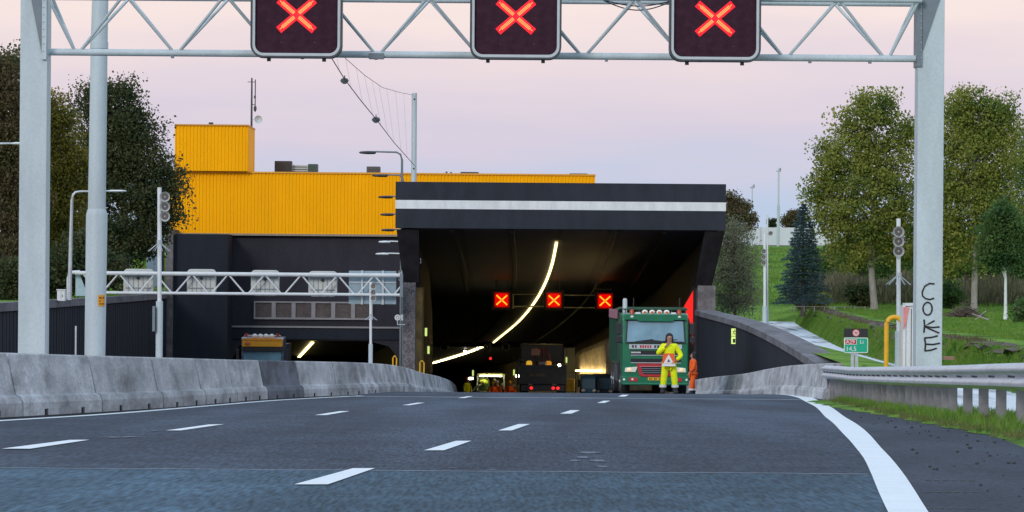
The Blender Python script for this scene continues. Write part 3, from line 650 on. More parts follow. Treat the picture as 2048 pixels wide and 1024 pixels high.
# ================================================================ YELLOW BUILDING
bl = thing('service_building', 'yellow corrugated service building on top of the tunnel portals', 'building', (P(620,600,D2).x, D2+8, P(620,469,D2).z))
xa, xb = P(341,450,D2).x, P(1190,350,D2).x; zy0, zy1 = P(620,468,D2).z, P(620,347.5,D2).z
def corr(xa, xb, y, z0, z1, per=.22, dep=.05):
    b = MB(); n = int((xb-xa)/per); rg_ = []
    top, bot = [], []
    for i in range(n):
        x = xa+(xb-xa)*i/n; p = (xb-xa)/n
        for fx_, fy_ in ((0,0),(.35,0),(.5,dep),(.85,dep)): top.append((x+fx_*p, y+fy_, z1)); bot.append((x+fx_*p, y+fy_, z0))
    top.append((xb,y,z1)); bot.append((xb,y,z0)); b.loft([bot, top]); return b
corr(xa, xb, D2-.32, zy0, zy1).build('front_cladding', YELLOW, bl)
b = MB(); b.bb(xa+.01, xb-.01, D2-.26, D2+22, zy0+.01, zy1-.02); b.build('block', YELLOW, bl)
b = MB(); b.bb(xa-.03, xb+.03, D2-.38, D2+22.1, zy1-.001, zy1+.10); b.build('roof_edge', mat('yellow_trim', (.80,.36,.02), .5, 0, .05), bl)
b = MB(); b.bb(xa, xb, D2-.34, D2-.0, zy0-.13, zy0-.002); b.build('base_trim', mat('base_trim', (.30,.24,.17), .6, 0, .1), bl)
tx0, tx1 = P(350,300,D2-.6).x, P(496,300,D2-.6).x; tz = P(420,252.5,D2).z
corr(tx0, tx1, D2-.8, zy1+.11, tz).build('tower_cladding', YELLOW, bl)
b = MB(); b.bb(tx0+.01, tx1, D2-.74, D2+5.6, zy1+.105, tz-.01); b.build('tower', YELLOW, bl)
b = MB(); b.bb(tx0-.03, tx1+.03, D2-.86, D2+5.7, tz, tz+.09); b.build('roof_edge', mat('yellow_trim_dark', (.62,.27,.02), .5, 0, .05), bl)
def unit(x0, x1, y0, y1, d, m, name='ventilation_unit', depth=1.2):
    a, c = P(x0,y1,d), P(x1,y0,d); q = MB(); q.bb(a.x, c.x, d, d+depth, zy1+.08 if y1 > 260 else tz+.08, c.z); o = q.build(name, m, bl, bevel=.02)
    g_ = MB()
    if c.x-a.x > .5:
        for z in np.arange(zy1+.25, c.z-.1, .16): g_.bb(a.x+.06, c.x-.06, d-.02, d+.01, z, z+.05)
        if g_.v: g_.build('louvre', DARK, o)
unit(549,583,322,346,245,mat('unit_dark', (.05,.045,.05), .6)); unit(583,616,330,346,245.5,LIGHTG,'duct'); unit(616,635,328,347,245,mat('unit_teal', (.03,.07,.07), .5),'duct')
unit(733,760,333,349,245,mat('unit_grey', (.07,.07,.08), .6)); unit(921,957,344,353,246,TAILB); unit(1139,1175,347,356,246,TAILB)
unit(891,895,343,352,246,DARK,'vent_pipe',.3); unit(900,904,344,352,246,DARK,'vent_pipe',.3)
q = MB(); p_ = P(422,247,D2+2); q.tube([(p_.x,p_.y,tz+.05),(p_.x,p_.y,tz+.22)], .10, 10); q.tube([(p_.x,p_.y,tz+.22),(p_.x,p_.y,tz+.33)], .15, 10); q.build('vent_pipe', DARK, bl)
for px in (660,866): q = MB(); p_ = P(px,346,248); q.ell((p_.x,p_.y,zy1+.1),(.38,.38,.16)); q.build('roof_dome', LIGHTG, bl, smooth=True)
# antenna mast
p_ = P(503,252,243); t_ = thing('antenna_mast', 'slim dark antenna mast on the roof of the yellow tower', 'mast', (p_.x,243,tz))
q = MB(); q.tube([(p_.x,243,tz),(p_.x,243,P(0,152,243).z)], [.07,.05], 8); q.build('pole', DARK, t_)
x2 = P(510,252,243).x; q = MB(); q.tube([(x2,243,P(0,220,243).z),(x2,243,P(0,155,243).z)], .035, 6); q.tube([(x2-.5,243,P(0,160,243).z),(x2,243,P(0,160,243).z)], .025, 6); q.tube([(x2-.25,243,P(0,205,243).z),(x2,243,P(0,205,243).z)], .025, 6)
q.ell((x2,243,P(0,213,243).z),(.1,.1,.2)); q.ell((x2-.02,243,P(0,190,243).z),(.07,.07,.12)); q.build('aerial', DARK, t_)
q = MB(); pd = P(517,239,243); q.loft([[(pd.x+r*math.cos(a), 243-dy, pd.z+r*math.sin(a)) for a in np.linspace(0,2*math.pi,16,endpoint=False)] for r,dy in ((.02,0),(.15,.05),(.26,.14))], closed=True); q.tube([(p_.x,243,pd.z-.02),(pd.x,243,pd.z)], .02, 6); q.build('dish', LIGHTG, t_)
# ================================================================ FRONT GANTRY
DG = 62.0
gan = thing('sign_gantry', 'large pale steel sign gantry spanning the road in the foreground', 'gantry', (P(60,700,DG).x, DG, zr(DG)))
def boxpost(x0, x1, ytop, y0, y1, name, parent, m, zb=None):
    q = MB(); a = P(x0,600,y0).x; c = P(x1,600,y0).x
    q.bb(a, c, y0, y1, zr((y0+y1)/2)-.2 if zb is None else zb, P(0,ytop,y0).z); return q.build(name, m, parent, bevel=.012)
boxpost(36.5, 91, -260, DG-.25, DG+.25, 'post', gan, STEEL)
boxpost(1832.5, 1885, -260, DG-.25, DG+.25, 'post', gan, STEEL)
def Zb(px): return P(px, 104 + (px-97)*.0078, DG).z
zch = P(97,104,DG).z
def chord(px0, px1, z, y, r, name='chord'):
    q = MB(); q.tube([(P(px0,104,DG).x, y, z), (P(px1,104,DG).x, y, z)], r, 12); return q.build(name, STEEL, gan, smooth=True)
chord(97, 1832, zch, DG, .058)
zt = zch+.94
chord(90, 1838, zt, DG-.42, .05); chord(90, 1838, zt, DG+.42, .05)
bn = [155,352,555,755,960,1167,1370,1571,1773]; X_ = lambda px: P(px,104,DG).x
tn = [54]+[(a+c)/2 for a, c in zip(bn,bn[1:])]+[1874]
q = MB(); tops = [55+3]
for i, px in enumerate(bn):
    for s_ in (-1, 1):
        tx = tn[i+(1 if s_ > 0 else 0)]
        if tx < 97: tx = 97-0
        if tx > 1832: tx = 1832
        for dy in (-.42, .42):
            zz = zt
            q2 = MB(); q2.tube([(X_(px)+.045*s_, DG, zch+.02), (X_(tx), DG+dy, zz)], .027, 8); q2.build('brace', STEEL, gan, smooth=True)
for px in (345,605,752,1213,1400,1620,1740): q = MB(); q.box((X_(px), DG, zch-.06), (.05,.09,.05)); q.build('clamp', STEELD, gan)
q = MB()
q.bb(X_(738), X_(768), DG-.075, DG+.075, zch-.075, zch+.02); q.build('clamp', STEELD, gan)
for px0, px1 in ((88,97),(1831,1840)):                  # end frames bolted to the posts
    q = MB(); q.bb(X_(px0), X_(px1), DG-.30, DG+.30, zch-.14, zt+.1); q.build('end_plate', STEELD if px0 > 1000 else STEEL, gan)
q = MB(); q.loft([[(X_(89),y,zch-.1),(X_(60),y,zt+.15),(X_(89),y,zt+.15)] for y in (DG-.262,DG-.275)], closed=True, cap=True); q.build('gusset', STEELD, gan)
q = MB(); q.loft([[(X_(1841),y,zch+.10),(X_(1892),y,zt+.45),(X_(1841),y,zt+.45)] for y in (DG-.262,DG-.275)], closed=True, cap=True); q.build('gusset', STEELD, gan)
q = MB()
for k in range(9): q.ell((X_(1838.5), DG-.305, zch+.0+k*.12), (.012,.012,.012), 6, 4); q.ell((X_(91), DG-.305, zch+k*.12), (.012,.012,.012), 6, 4)
q.build('bolts', GALV, gan)
q = MB(); xs_ = np.linspace(1205, 1345, 20)
for amp, oy in ((.10,0),(.16,.1)): q = MB(); q.tube([(X_(x), DG-.2+oy, zt-.02-amp*math.sin(math.pi*(x-1205)/140)) for x in xs_], .010, 5); q.build('cable', BLACK, gan)
# graffiti COKE on the right post
yf = DG-.252
def stroke(b, pts, r=.015): b.tube([P(x, y, yf) for x, y in pts], r, 6)
g2 = lambda x, y: (1620+x/2.1776, 430+y/2.1776)
q = MB()
stroke(q, [g2(*p) for p in [(542,300),(520,298),(500,310),(489,335),(490,352),(503,364),(522,368),(540,362)]])
stroke(q, [g2(512+20*math.cos(a), 408+28*math.sin(a)) for a in np.linspace(-1.2,5.2,14)])
stroke(q, [g2(*p) for p in [(497,455),(499,485),(496,512)]]); stroke(q, [g2(*p) for p in [(542,460),(520,472),(500,484),(535,490),(564,487)]])
stroke(q, [g2(*p) for p in [(500,486),(530,500),(562,514)]])
stroke(q, [g2(*p) for p in [(499,534),(503,562),(501,593)]]); stroke(q, [g2(*p) for p in [(499,535),(528,533),(556,526)]]); stroke(q, [g2(*p) for p in [(503,562),(535,564),(566,558)]]); stroke(q, [g2(*p) for p in [(501,592),(528,588),(552,580)]])
q.build('graffiti', SPRAY, gan, smooth=True)
# lane control signals
def rrect(cx_, cz, w_, h_, r, n=6):
    pts = []
    for sx_, sz_, a0 in ((1,1,0),(-1,1,90),(-1,-1,180),(1,-1,270)):
        for i in range(n+1):
            a = math.radians(a0+90*i/n); pts.append((cx_+sx_*(w_/2-r)+r*math.cos(a), cz+sz_*(h_/2-r)+r*math.sin(a)))
    return pts
def ringpart(b, o, i, y0, y1):
    n = len(o); vs = [(x,y0,z) for x,z in o]+[(x,y0,z) for x,z in i]+[(x,y1,z) for x,z in o]+[(x,y1,z) for x,z in i]
    fs = []
    for k in range(n):
        m = (k+1)%n; fs += [(k,m,n+m,n+k),(2*n+k,2*n+m,m,k),(n+k,n+m,3*n+m,3*n+k),(3*n+k,3*n+m,2*n+m,2*n+k)]
    b.add(vs, fs)
def signal(loc, label, w_=1.49, h_=1.50):
    t = thing('lane_signal', label, 'lane signal', loc, 'lane signals on the foreground gantry')
    q = MB(); q.prism(rrect(0,0,w_-.03,h_-.03,.19), -.10, .16); q.build('housing', FRAMEB, t, local=True)
    q = MB(); ringpart(q, rrect(0,0,w_,h_,.20), rrect(0,0,w_-.055,h_-.055,.18), -.20, .12); q.build('outer_rim', FRAMEB, t, local=True)
    q = MB(); ringpart(q, rrect(0,0,w_-.058,h_-.058,.178), rrect(0,0,w_-.145,h_-.145,.14), -.185, -.101); q.build('white_border', LIGHTG, t, local=True)
    q = MB(); q.prism(rrect(0,0,w_-.15,h_-.15,.135), -.125, -.101); f = q.build('face', HOUSING, t, local=True)
    q = MB(); zo = -.115*0
    for s_ in (1,-1):
        R = Matrix.Rotation(math.radians(40.5)*s_, 3, 'Y'); q.box((0,-.128-.001*s_,zo-.055), (.76,.006,.125), R)
    o1 = q.build('red_cross', LEDR, t, local=True)
    q = MB()
    for s_ in (1,-1):
        c_, n_ = math.cos(math.radians(40.5)), math.sin(math.radians(40.5))*s_
        for i in range(30):
            a = -.345+.69*i/29
            if abs(a) < .05: continue
            wd = 3 if abs(a) < .315 else 1
            for j in range(-wd//2+0, wd//2+1) if wd == 1 else (-1,0,1):
                o_ = j*.019 if wd > 1 else 0
                x = a*c_ - o_*n_; z = a*n_ + o_*c_
                q.box((x, -.137, zo-.055+z), (.0085,.008,.0175))
    q.build('led_dots', LEDO, o1, local=True)
    q = MB()
    for x in (-.45,.45): q.box((x,-.05,-h_/2-.03), (.06,.08,.05))
    for x in (-.25,.3): q.ell((x,-.128,-.5),(.012,.006,.012),6,4)
    q.build('bolts', DARK, t, local=True)
    q = MB()
    for z in (-.55,.3): q.bb(-.5,.5,.16,.9,z,z+.05)
    q.build('mounting_arm', STEELD, t, local=True)
    return t
for cx_, by, lab in ((592,115,'left lane signal with a red cross on the foreground gantry'),(1031,118,'middle lane signal with a red cross on the foreground gantry'),(1430,122.5,'right lane signal with a red cross on the foreground gantry')):
    p_ = P(cx_, by, DG-1.0); signal((p_.x, DG-.8, p_.z+.75), lab)
# ================================================================ REAR GANTRY
DR = 178.0
rg = thing('sign_gantry', 'slim white lattice gantry over the left carriageway before the portal', 'gantry', (P(150,600,DR).x, DR, zr(DR)))
GW = mat('white_galvanized', (.62,.66,.68), .5, 0, .08)
zt_, zb_ = P(480,548.5,DR).z, P(480,587.5,DR).z
q = MB(); q.tube([(P(150,545,DR).x,DR,zt_),(P(804,553,DR).x,DR,zt_)], .10, 10); q.build('chord', GW, rg, smooth=True)
q = MB(); q.tube([(P(172,583,DR).x,DR,zb_),(P(805,592,DR).x,DR,zb_)], .075, 10); q.build('chord', GW, rg, smooth=True)
bnn = [201+73*i+(-.0) for i in range(9)]
for px in bnn:
    for s_ in (-1, 1):
        q = MB(); x2 = min(px+36.5*s_, 803); f_ = (x2-px)/(36.5*s_)
        q.tube([(P(px+3*s_,587,DR).x,DR,zb_),(P(x2,550,DR).x,DR,zb_+(zt_-zb_)*f_)], .042, 6); q.build('brace', GW, rg, smooth=True)
q = MB(); q.tube([P(137,640,DR),P(137,556,DR),P(139,549,DR),P(144,545,DR),P(160,544,DR)], .09, 8); q.build('post', GW, rg, smooth=True)
q = MB(); q.prism(pxpoly([(151,546),(158,546),(171,578),(171,592),(151,592)], DR+.3), DR+.3, DR+.4); q.build('end_plate', mat('pale_blue_plate', (.36,.50,.56), .5), rg)
q = MB(); q.bb(P(800,545,DR).x, P(806,545,DR).x, DR-.1, DR+.5, zb_-.1, zt_+.1); q.build('end_bracket', STEELD, rg)
SB = mat('sign_back', (.50,.52,.49), .6, 0, .10, 3)
SBB = mat('sign_back_blue', (.26,.36,.42), .5, 0, .10, 3)
for k, (a, c, y0, y1) in enumerate(((247,306,537.5,589.5),(374,431,538,590),(502,558,540,592),(617,674,542,593.5))):
    p0, p1 = P(a,y0,DR+.4), P(c,y1,DR+.4); w_, h_ = p1.x-p0.x, p0.z-p1.z; ctr = ((p0.x+p1.x)/2, DR+.4, (p0.z+p1.z)/2)
    t_ = thing('lane_signal', 'back of a pale matrix signal on the lattice gantry, %s from the left' % ['first','second','third','fourth'][k], 'lane signal', ctr, 'signal backs on the lattice gantry')
    q = MB(); q.prism(rrect(0,0,w_,h_,.2), 0, .45); q.build('casing', SB, t_, local=True, bevel=.02)
    q = MB()
    for x in np.linspace(-w_/2+.25, w_/2-.25, 5): q.bb(x-.012,x+.012,-.02,0,-h_/2+.15,h_/2-.35)
    q.bb(-w_/2+.1,w_/2-.1,-.03,.0,-h_/2+.30,-h_/2+.34); q.bb(-w_/2+.05,w_/2-.05,-.05,.0,h_/2-.36,h_/2-.28); q.build('panel_seams', STEELD, t_, local=True)
    q = MB(); q.ell((0,-.04,h_/2-.42),(.09,.05,.09),8,5); q.build('socket', DARK, t_, local=True)
p0, p1 = P(698,541.5,DR+.4), P(792,608.5,DR+.4); t_ = thing('direction_sign', 'back of a large blue-grey direction sign beside the canopy pillar', 'sign', ((p0.x+p1.x)/2, DR+.4, (p0.z+p1.z)/2)); w_, h_ = p1.x-p0.x, p0.z-p1.z
q = MB(); q.bb(-w_/2,w_/2,0,.06,-h_/2,h_/2); q.build('panel', SBB, t_, local=True)
q = MB()
for z in (-.25,.15): q.bb(-w_/2,w_/2,-.05,-.001,h_*z-.03,h_*z+.03)
for x in (-.22,.22): q.bb(w_*x-.05,w_*x+.05,-.10,-.052,-h_/2-.02,h_/2+.02)
q.build('stiffeners', LIGHTG, t_, local=True)
# ================================================================ MASTS AND POLES
dm = 68.0
t_ = thing('lighting_mast', 'thick pale steel lighting mast behind the left gantry post', 'mast', (P(191,700,dm).x, dm, zr(dm)))
x_ = P(192,560,dm).x; z1 = P(192,428,dm).z
x_ = P(192.5,560,dm).x; s_ = dm/F
q = MB(); q.tube([(x_-.02,dm,zr(dm)-.2),(x_,dm,z1-.02),(x_,dm,z1+.02),(x_,dm,z1+.10)], [20.5*s_,21.5*s_,20.5*s_,17.5*s_], 28); q.build('base_section', STEEL, t_, smooth=True)
q = MB(); q.tube([(x_,dm,z1+.05),(x_+.02,dm,P(192,82,dm).z),(x_+.05,dm,P(192,-120,dm).z)], [17.8*s_,17.0*s_,15.5*s_], 28); q.tube([(x_+.02,dm,P(192,97,dm).z),(x_+.02,dm,P(192,84,dm).z)], 18.2*s_, 28); q.build('shaft', STEEL, t_, smooth=True)
pl = P(204,601,dm); q = MB(); R_ = 21.3*s_
rings = [[(x_+R_*math.sin(a), dm-R_*math.cos(a), z) for a in np.linspace(.28,1.05,7)] for z in (pl.z-.10,pl.z+.10)]
q.loft(rings); pl_o = q.build('orange_label', mat('label_orange', (.85,.36,.01), .5), t_)
q = MB()
for r_, (z, cells) in enumerate(((pl.z+.05,(1,1,1,0,1,1)),(pl.z-.01,(1,1,0,0,0,0)),(pl.z-.06,(1,1,1,1,1,1)))):
    for k, on in enumerate(cells):
        if on:
            a = .42+k*.10; q.box((x_+(R_+.002)*math.sin(a), dm-(R_+.002)*math.cos(a), z), (.010,.006,.032 if r_ == 0 else .02))
q.build('label_print', BLACK, pl_o)
q = MB(); q.bb(P(150,650,76).x, P(153,650,76).x, 76, 76.04, zr(76), P(150,652,76).z); tag(q.build('marker_post', GALV, loc=(P(151,700,76).x,76,zr(76))), 'thin bare steel marker post in front of the black left wall', 'post')
def horn(b, c, r, face=-1, bb=None):
    rings = []
    for rr, yy_ in ((r*.25,.02),(r*.30,-.03*1),(r*.55,-.07),(r,-.11),(r*1.04,-.115),(r*1.04,-.095),(r*.6,-.05),(r*.35,.06),(r*.3,.10)):
        rings.append([(c[0]+rr*math.cos(a), c[1]+yy_, c[2]+rr*math.sin(a)) for a in np.linspace(0,2*math.pi,18,endpoint=False)])
    b.loft(rings, closed=True, cap=True)
HORN = mat('horn_grey', (.42,.42,.40), .5, 0, .08); HORNIN = mat('horn_inner', (.10,.09,.085), .6)
def speaker_pole(px, d, ytop, yj, ybase, wpx, hy, hr, hx, label, spikes=None, hornpx=None):
    x = P(px,600,d).x; s_ = d/F; zb_ = P(px,ybase,d).z
    t = thing('speaker_pole', label, 'loudspeaker pole', (x,d,zb_), 'loudspeaker poles')
    r = wpx/2*s_
    q = MB(); q.tube([(x,d,zb_),(x,d,P(px,yj,d).z)], r*1.55, 12); q.build('base_section', STEEL, t, smooth=True)
    q = MB(); q.tube([(x,d,P(px,yj,d).z-.02),(x+(P(px,ytop,d).x-P(px,yj,d).x),d,P(px,ytop,d).z)], r*.95, 10); q.build('shaft', WHITEP, t, smooth=True)
    for y_ in hy:
        c = P(hx,y_,d); q = MB(); horn(q, (c.x,d-.03,c.z), hr*s_); h_ = q.build('horn', HORN, t, smooth=True)
        q = MB(); q.loft([[(c.x+rr*math.cos(a), d-.03-yy_, c.z+rr*math.sin(a)) for a in np.linspace(0,2*math.pi,16,endpoint=False)] for rr, yy_ in ((hr*s_*.80,.085),(hr*s_*.45,.055),(hr*s_*.2,.06))], closed=True, cap=True)
        q.build('horn_mouth', HORNIN, h_, smooth=True)
        q = MB(); q.ell((c.x,d-.105,c.z),(hr*s_*.22,.02,hr*s_*.22),8,5); q.build('horn_centre', HORN, h_)
        q = MB(); q.tube([(c.x,d+.03,c.z),(x,d+.02,c.z-.03)], .018, 6); q.build('horn_bracket', DARK, h_)
    if spikes:
        q = MB(); c = P(px,spikes,d); R_ = hr*s_*2.3
        for k in range(9):
            a = 2*math.pi*k/9+.2; q.tube([c, (c.x+R_*math.cos(a), c.y+R_*math.sin(a), c.z-R_*.8)], .006, 4)
        q.tube([(c.x,c.y,c.z-.04),(c.x,c.y,c.z+.04)], r*1.2, 8); q.build('anti_climb_spikes', GALV, t)
    return t
t1 = speaker_pole(319, 75, 375, 602, 740, 9, (394,413.5,433), 10, 331, 'loudspeaker pole with three horns left of the yellow building', 484)
q = MB(); xx = P(311,640,75).x; q.bb(xx-.05,xx+.0,74.85,75,P(0,660,75).z,P(0,610,75).z); q.build('cable_box', STEELD, t1)
speaker_pole(742, 125, 564, 688, 760, 5.5, (573,585,597), 5.5, 747, 'thin loudspeaker pole in front of the left tunnel portal', 630)
speaker_pole(1797.5, 72, 437, 662, 740, 9, (464,483,502.5), 11, 1796, 'loudspeaker pole with three horns beside the right gantry post', 549)
speaker_pole(1529.5, 165, 468, 612, 652, 6, (503,514.5,526), 5.2, 1527, 'white loudspeaker pole standing by the canal behind the right wall', 0)
t_ = speaker_pole(1535, 190, 430, 620, 645, 3.5, (467,), 4.5, 1541, 'thin pole with a single horn behind the white loudspeaker pole', 0)
# small stack on the canopy pillar, camera, round sign
t_ = thing('wall_loudspeaker', 'small stack of horns fixed on the left canopy pillar', 'loudspeaker', P(801,556,179)); q = MB()
for y_ in (544,551,558): c = P(801,y_,179); horn(q, (c.x,179-.1,c.z), 4*179/F)
q.build('horns', HORN, t_, smooth=True); q = MB(); a = P(801,540,179); c = P(801,562,179); q.tube([a,c], .03, 6); q.tube([P(801,551,179),P(806,551,179.8)], .03, 6); q.build('bracket', DARK, t_)
t_ = thing('camera', 'small white camera on the inner side of the left canopy pillar', 'camera', P(838,522,183)); q = MB(); p_ = P(838,522,183); q.box(p_, (.22,.4,.28)); q.build('housing', WHITEP, t_, bevel=.03)
q = MB(); q.ell(p_+Vector((0,-.21,0)), (.07,.03,.07)); q.build('lens', BLACK, t_); q = MB(); q.tube([p_, p_+Vector((.12,.1,.1)), p_+Vector((.16,.4,-.3))], .03, 6); q.build('arm', DARK, t_)
t_ = thing('round_sign', 'small white round sign on a bracket left of the canopy pillar', 'sign', P(795,636,179)); p_ = P(795,635,179)
q = MB(); q.loft([[(p_.x+r*math.cos(a), p_.y+y, p_.z+r*math.sin(a)) for a in np.linspace(0,2*math.pi,20,endpoint=False)] for r,y in ((.14,0),(.14,.03))], closed=True, cap=True); q.build('disc', WHITEP, t_)
q = MB(); q.loft([[(p_.x+r*math.cos(a), p_.y-.004-y, p_.z+r*math.sin(a)) for a in np.linspace(0,2*math.pi,20,endpoint=False)] for r,y in ((.085,0),(.06,0))], closed=True); q.build('ring_mark', DARK, t_)
q = MB(); q.tube([p_+Vector((0,.05,-.12)), p_+Vector((0,.05,-.34)), p_+Vector((.35,.3,-.34))], .028, 6); q.box(p_+Vector((.2,.1,0)),(.12,.05,.28)); q.build('bracket', LIGHTG, t_)
# catenary line: far mast, cables, hanging lanterns
t_ = thing('lighting_mast', 'tall slim grey mast rising behind the left end of the canopy', 'mast', (P(828,600,205).x,205,zr(205)))
x_ = P(828,300,205).x; q = MB(); q.tube([(x_,205,zr(205)),(x_,205,P(828,186,205).z)], [.17,.14], 12); q.build('shaft', STEEL, t_, smooth=True)
q = MB(); q.ell((x_,204.85,P(0,192,205).z),(.05,.03,.05)); q.ell((x_,204.85,P(0,331,205).z),(.05,.03,.05)); q.build('eyes', DARK, t_)
nm = Vector((P(192.5,560,dm).x+.05, dm, 0))
low = [P(828,330,204.8), P(788,285,176), P(752,238,152), P(720,199,138), P(689,158,126), P(665,119,117), Vector((-6.6,92,9.2)), Vector((nm.x,68,9.6))]
up = [P(826,190,204.8), P(800,185,190), P(765,175,172), P(730,151,150), P(706,130,137), P(688,114,130), Vector((-6.5,100,11.4)), Vector((nm.x,68,13.0))]
tag_c = thing('catenary_cable', 'thin catenary cables running from the grey mast over the median', 'cable', low[0])
CABLE = mat('cable', (.10,.09,.11), .6, 0, 0)
q = MB(); q.tube(low, .018, 6); q.build('lower_cable', CABLE, tag_c); q = MB(); q.tube(up, .011, 6); q.build('upper_cable', CABLE, tag_c)
def at(line, y):
    for a, c in zip(line, line[1:]):
        if (a.y-y)*(c.y-y) <= 0: return a+(c-a)*((y-a.y)/(c.y-a.y))
    return line[0]
for y in np.arange(122, 204, 9.0): q = MB(); q.tube([at(up,y), at(low,y)], .0035, 4); q.build('dropper', CABLE, tag_c)
for px, py, d, lab in ((689,162,126,'upper dark catenary lantern just under the left lane signal'),(752,240,152,'lower dark catenary lantern nearer the grey mast')):
    p_ = P(px,py,d); s_ = 8.5*d/F; l_ = thing('hanging_lantern', lab, 'lamp', p_+Vector((0,0,s_)), 'lanterns on the catenary cable')
    q = MB(); rings = [[(p_.x+r*s_*math.cos(a), p_.y+r*s_*math.sin(a), p_.z+z*s_) for a in np.linspace(0,2*math.pi,16,endpoint=False)] for r,z in ((.2,.75),(.75,.55),(1,.1),(1.05,-.05),(.95,-.1))]
    q.loft(rings, closed=True, cap=True); q.build('hood', DARK, l_, smooth=True)
    q = MB(); q.loft([[(p_.x+r*s_*math.cos(a), p_.y+r*s_*math.sin(a), p_.z+z*s_) for a in np.linspace(0,2*math.pi,16,endpoint=False)] for r,z in ((.9,-.11),(.7,-.45),(.25,-.7))], closed=True, cap=True); q.build('bowl', STEELD, l_, smooth=True)
    q = MB(); q.tube([(p_.x,p_.y,p_.z+.7*s_),(p_.x,p_.y,p_.z+1.3*s_)], .02, 6); q.build('hook', DARK, l_)
# median street lamps behind the canopy edge
heads = [(718,305,752,802,188,DARK,'dark street lamp standing out above the yellow roof left of the grey mast'),(744,351,776,806,205,DARK,'dark street lamp head against the roof edge of the yellow building'),
         (756,394,786,808,212,TAILB,'dark street lamp head highest on the yellow wall below the roof edge'),(760,429,788,809,217,TAILB,'dark street lamp head in the middle of the yellow wall beside the canopy'),
         (762,460,789,810,222,TAILB,'dark street lamp head low on the yellow wall beside the canopy'),(757,484,781,811,227,WHITEP,'pale street lamp head just under the yellow wall'),(751,508,778,812,231,WHITEP,'lowest pale street lamp head on the black wall left of the canopy')]
for a, y, c, pp, d, m_, lab in heads:
    s_ = d/F; xp = P(pp,600,d).x; z = P(a,y,d).z; t_ = thing('street_lamp', lab, 'street lamp', (xp,d,zr(d)), 'street lamps along the median behind the canopy')
    x0, x1 = P(a,y,d).x, P(c,y,d).x
    q = MB(); q.tube([(xp,d,zr(d)),(xp,d,z-.35),(xp-.08,d,z-.08),(xp-.28,d,z+.03),(x1-.05,d,z+.05)], [.07,.06,.05,.045,.04], 8); q.build('pole', STEELD if m_ is not WHITEP else WHITEP, t_, smooth=True)
    q = MB(); rings = [[(x0+(x1-x0)*f_, d+w_*math.cos(aa), z+h_*math.sin(aa)) for aa in np.linspace(0,2*math.pi,12,endpoint=False)] for f_,w_,h_ in ((0,.05,.02),(.1,.16,.06),(.5,.2,.085),(.9,.15,.08),(1,.05,.04))]
    q.loft(rings, closed=True, cap=True); q.build('head', m_, t_, smooth=True)
# lamps on the left bank
def arm_lamp(pts, d, r, label, hx=None, m=GALV, z0=None):
    q0 = [P(x,y,d) for x,y in pts]; t = thing('street_lamp', label, 'street lamp', q0[0], 'street lamps on the left bank')
    q = MB(); q.tube(q0, r, 8); q.build('pole', m, t, smooth=True)
    a, c = q0[-1], q0[-2]; dx = 1 if a.x > c.x else -1
    q = MB(); q.loft([[(a.x+dx*f_, a.y+w_*math.cos(aa), a.z+h_*math.sin(aa)) for aa in np.linspace(0,2*math.pi,10,endpoint=False)] for f_,w_,h_ in ((-.05,.03,.02),(.1,.12,.05),(.5,.14,.05),(.7,.03,.02))], closed=True, cap=True); q.build('head', WHITEP, t, smooth=True)
arm_lamp([(139,600),(141,500),(144,400),(146,390),(151,384.5),(160,383),(218,382)], 150, [.09,.075,.06,.055,.05,.045,.03], 'tall pale street lamp behind the thick lighting mast')
arm_lamp([(258,552),(261,500),(263,474),(265,467),(271,464),(305,465)], 215, [.09,.08,.06,.055,.05,.04], 'short street lamp on the grass bank left of the loudspeaker pole')
arm_lamp([(-60,640),(-58,330),(-55,300),(-45,290),(-30,287.5),(24,287)], 130, [.09,.08,.07,.06,.05,.035], 'street lamp reaching in from the left edge of the picture')
def cabinet(x0,x1,y0,y1,d,m,name,label,cat,depth=.5,zb=None):
    a, c = P(x0,y1,d), P(x1,y0,d); zb_ = a.z if zb is None else zb
    t = thing(name, label, cat, ((a.x+c.x)/2,d,zb_)); q = MB(); q.bb(a.x,c.x,d,d+depth,zb_,c.z); q.build('casing', m, t, bevel=.02)
    q = MB(); q.bb(a.x-.02,c.x+.02,d-.03,d+depth+.02,c.z+.001,c.z+.05); q.build('lid', m, t)
    q = MB(); mx_ = (a.x+c.x)/2; q.bb(mx_-.006,mx_+.006,d-.006,d-.001,zb_+.1,c.z-.05); q.box((mx_+.06,d-.012,(zb_+c.z)/2),(.02,.02,.1)); q.build('door_seam', DARK, t)
    return t
cabinet(114,130,581,602,160,WHITEP,'control_cabinet','small white cabinet on the left wall beside the thick mast','cabinet')
cabinet(293,322,479,520,238,mat('blue_container', (.16,.24,.32), .6, 0, .2),'storage_container','dull blue container on the left bank behind the loudspeaker pole','container',2.5,zb=gz(238))
# ================================================================ RIGHT ROADSIDE FURNITURE
cab = cabinet(1812,1833,612,726,66,WHITEP,'control_cabinet','white roadside cabinet with pink spray paint left of the gantry post','cabinet',.45,zb=-2.15)
q = MB(); a = P(1808,614,66); q.bb(P(1806,640,66).x, P(1811.7,640,66).x, 66.0, 66.4, -2.15, P(1806,611,66).z); q.build('side_panel', WHITEP, cab)
q = MB(); q.prism([(P(x,y,65.97).x,P(x,y,65.97).z) for x,y in ((1807,614),(1819,615),(1815,632),(1812,650),(1807,660))], 65.985, 65.992); q.build('pink_overspray', PINKP, cab)
q = MB(); q.box(P(1897,716,61)+Vector((0,0,0)), (.17,.2,.055)); tag(q.build('brick', mat('brick', (.26,.15,.10), .8), loc=P(1897,716,61)), 'small orange brick on the ground right of the gantry post', 'brick')
t_ = P(1790,722,64); zbq = -2.15
hoop = MB(); xl_, xr_ = P(1773,640,67.5).x, P(1805,640,67.5).x; rr_ = (xr_-xl_)/2; zt_ = P(1789,634,67.5).z-rr_
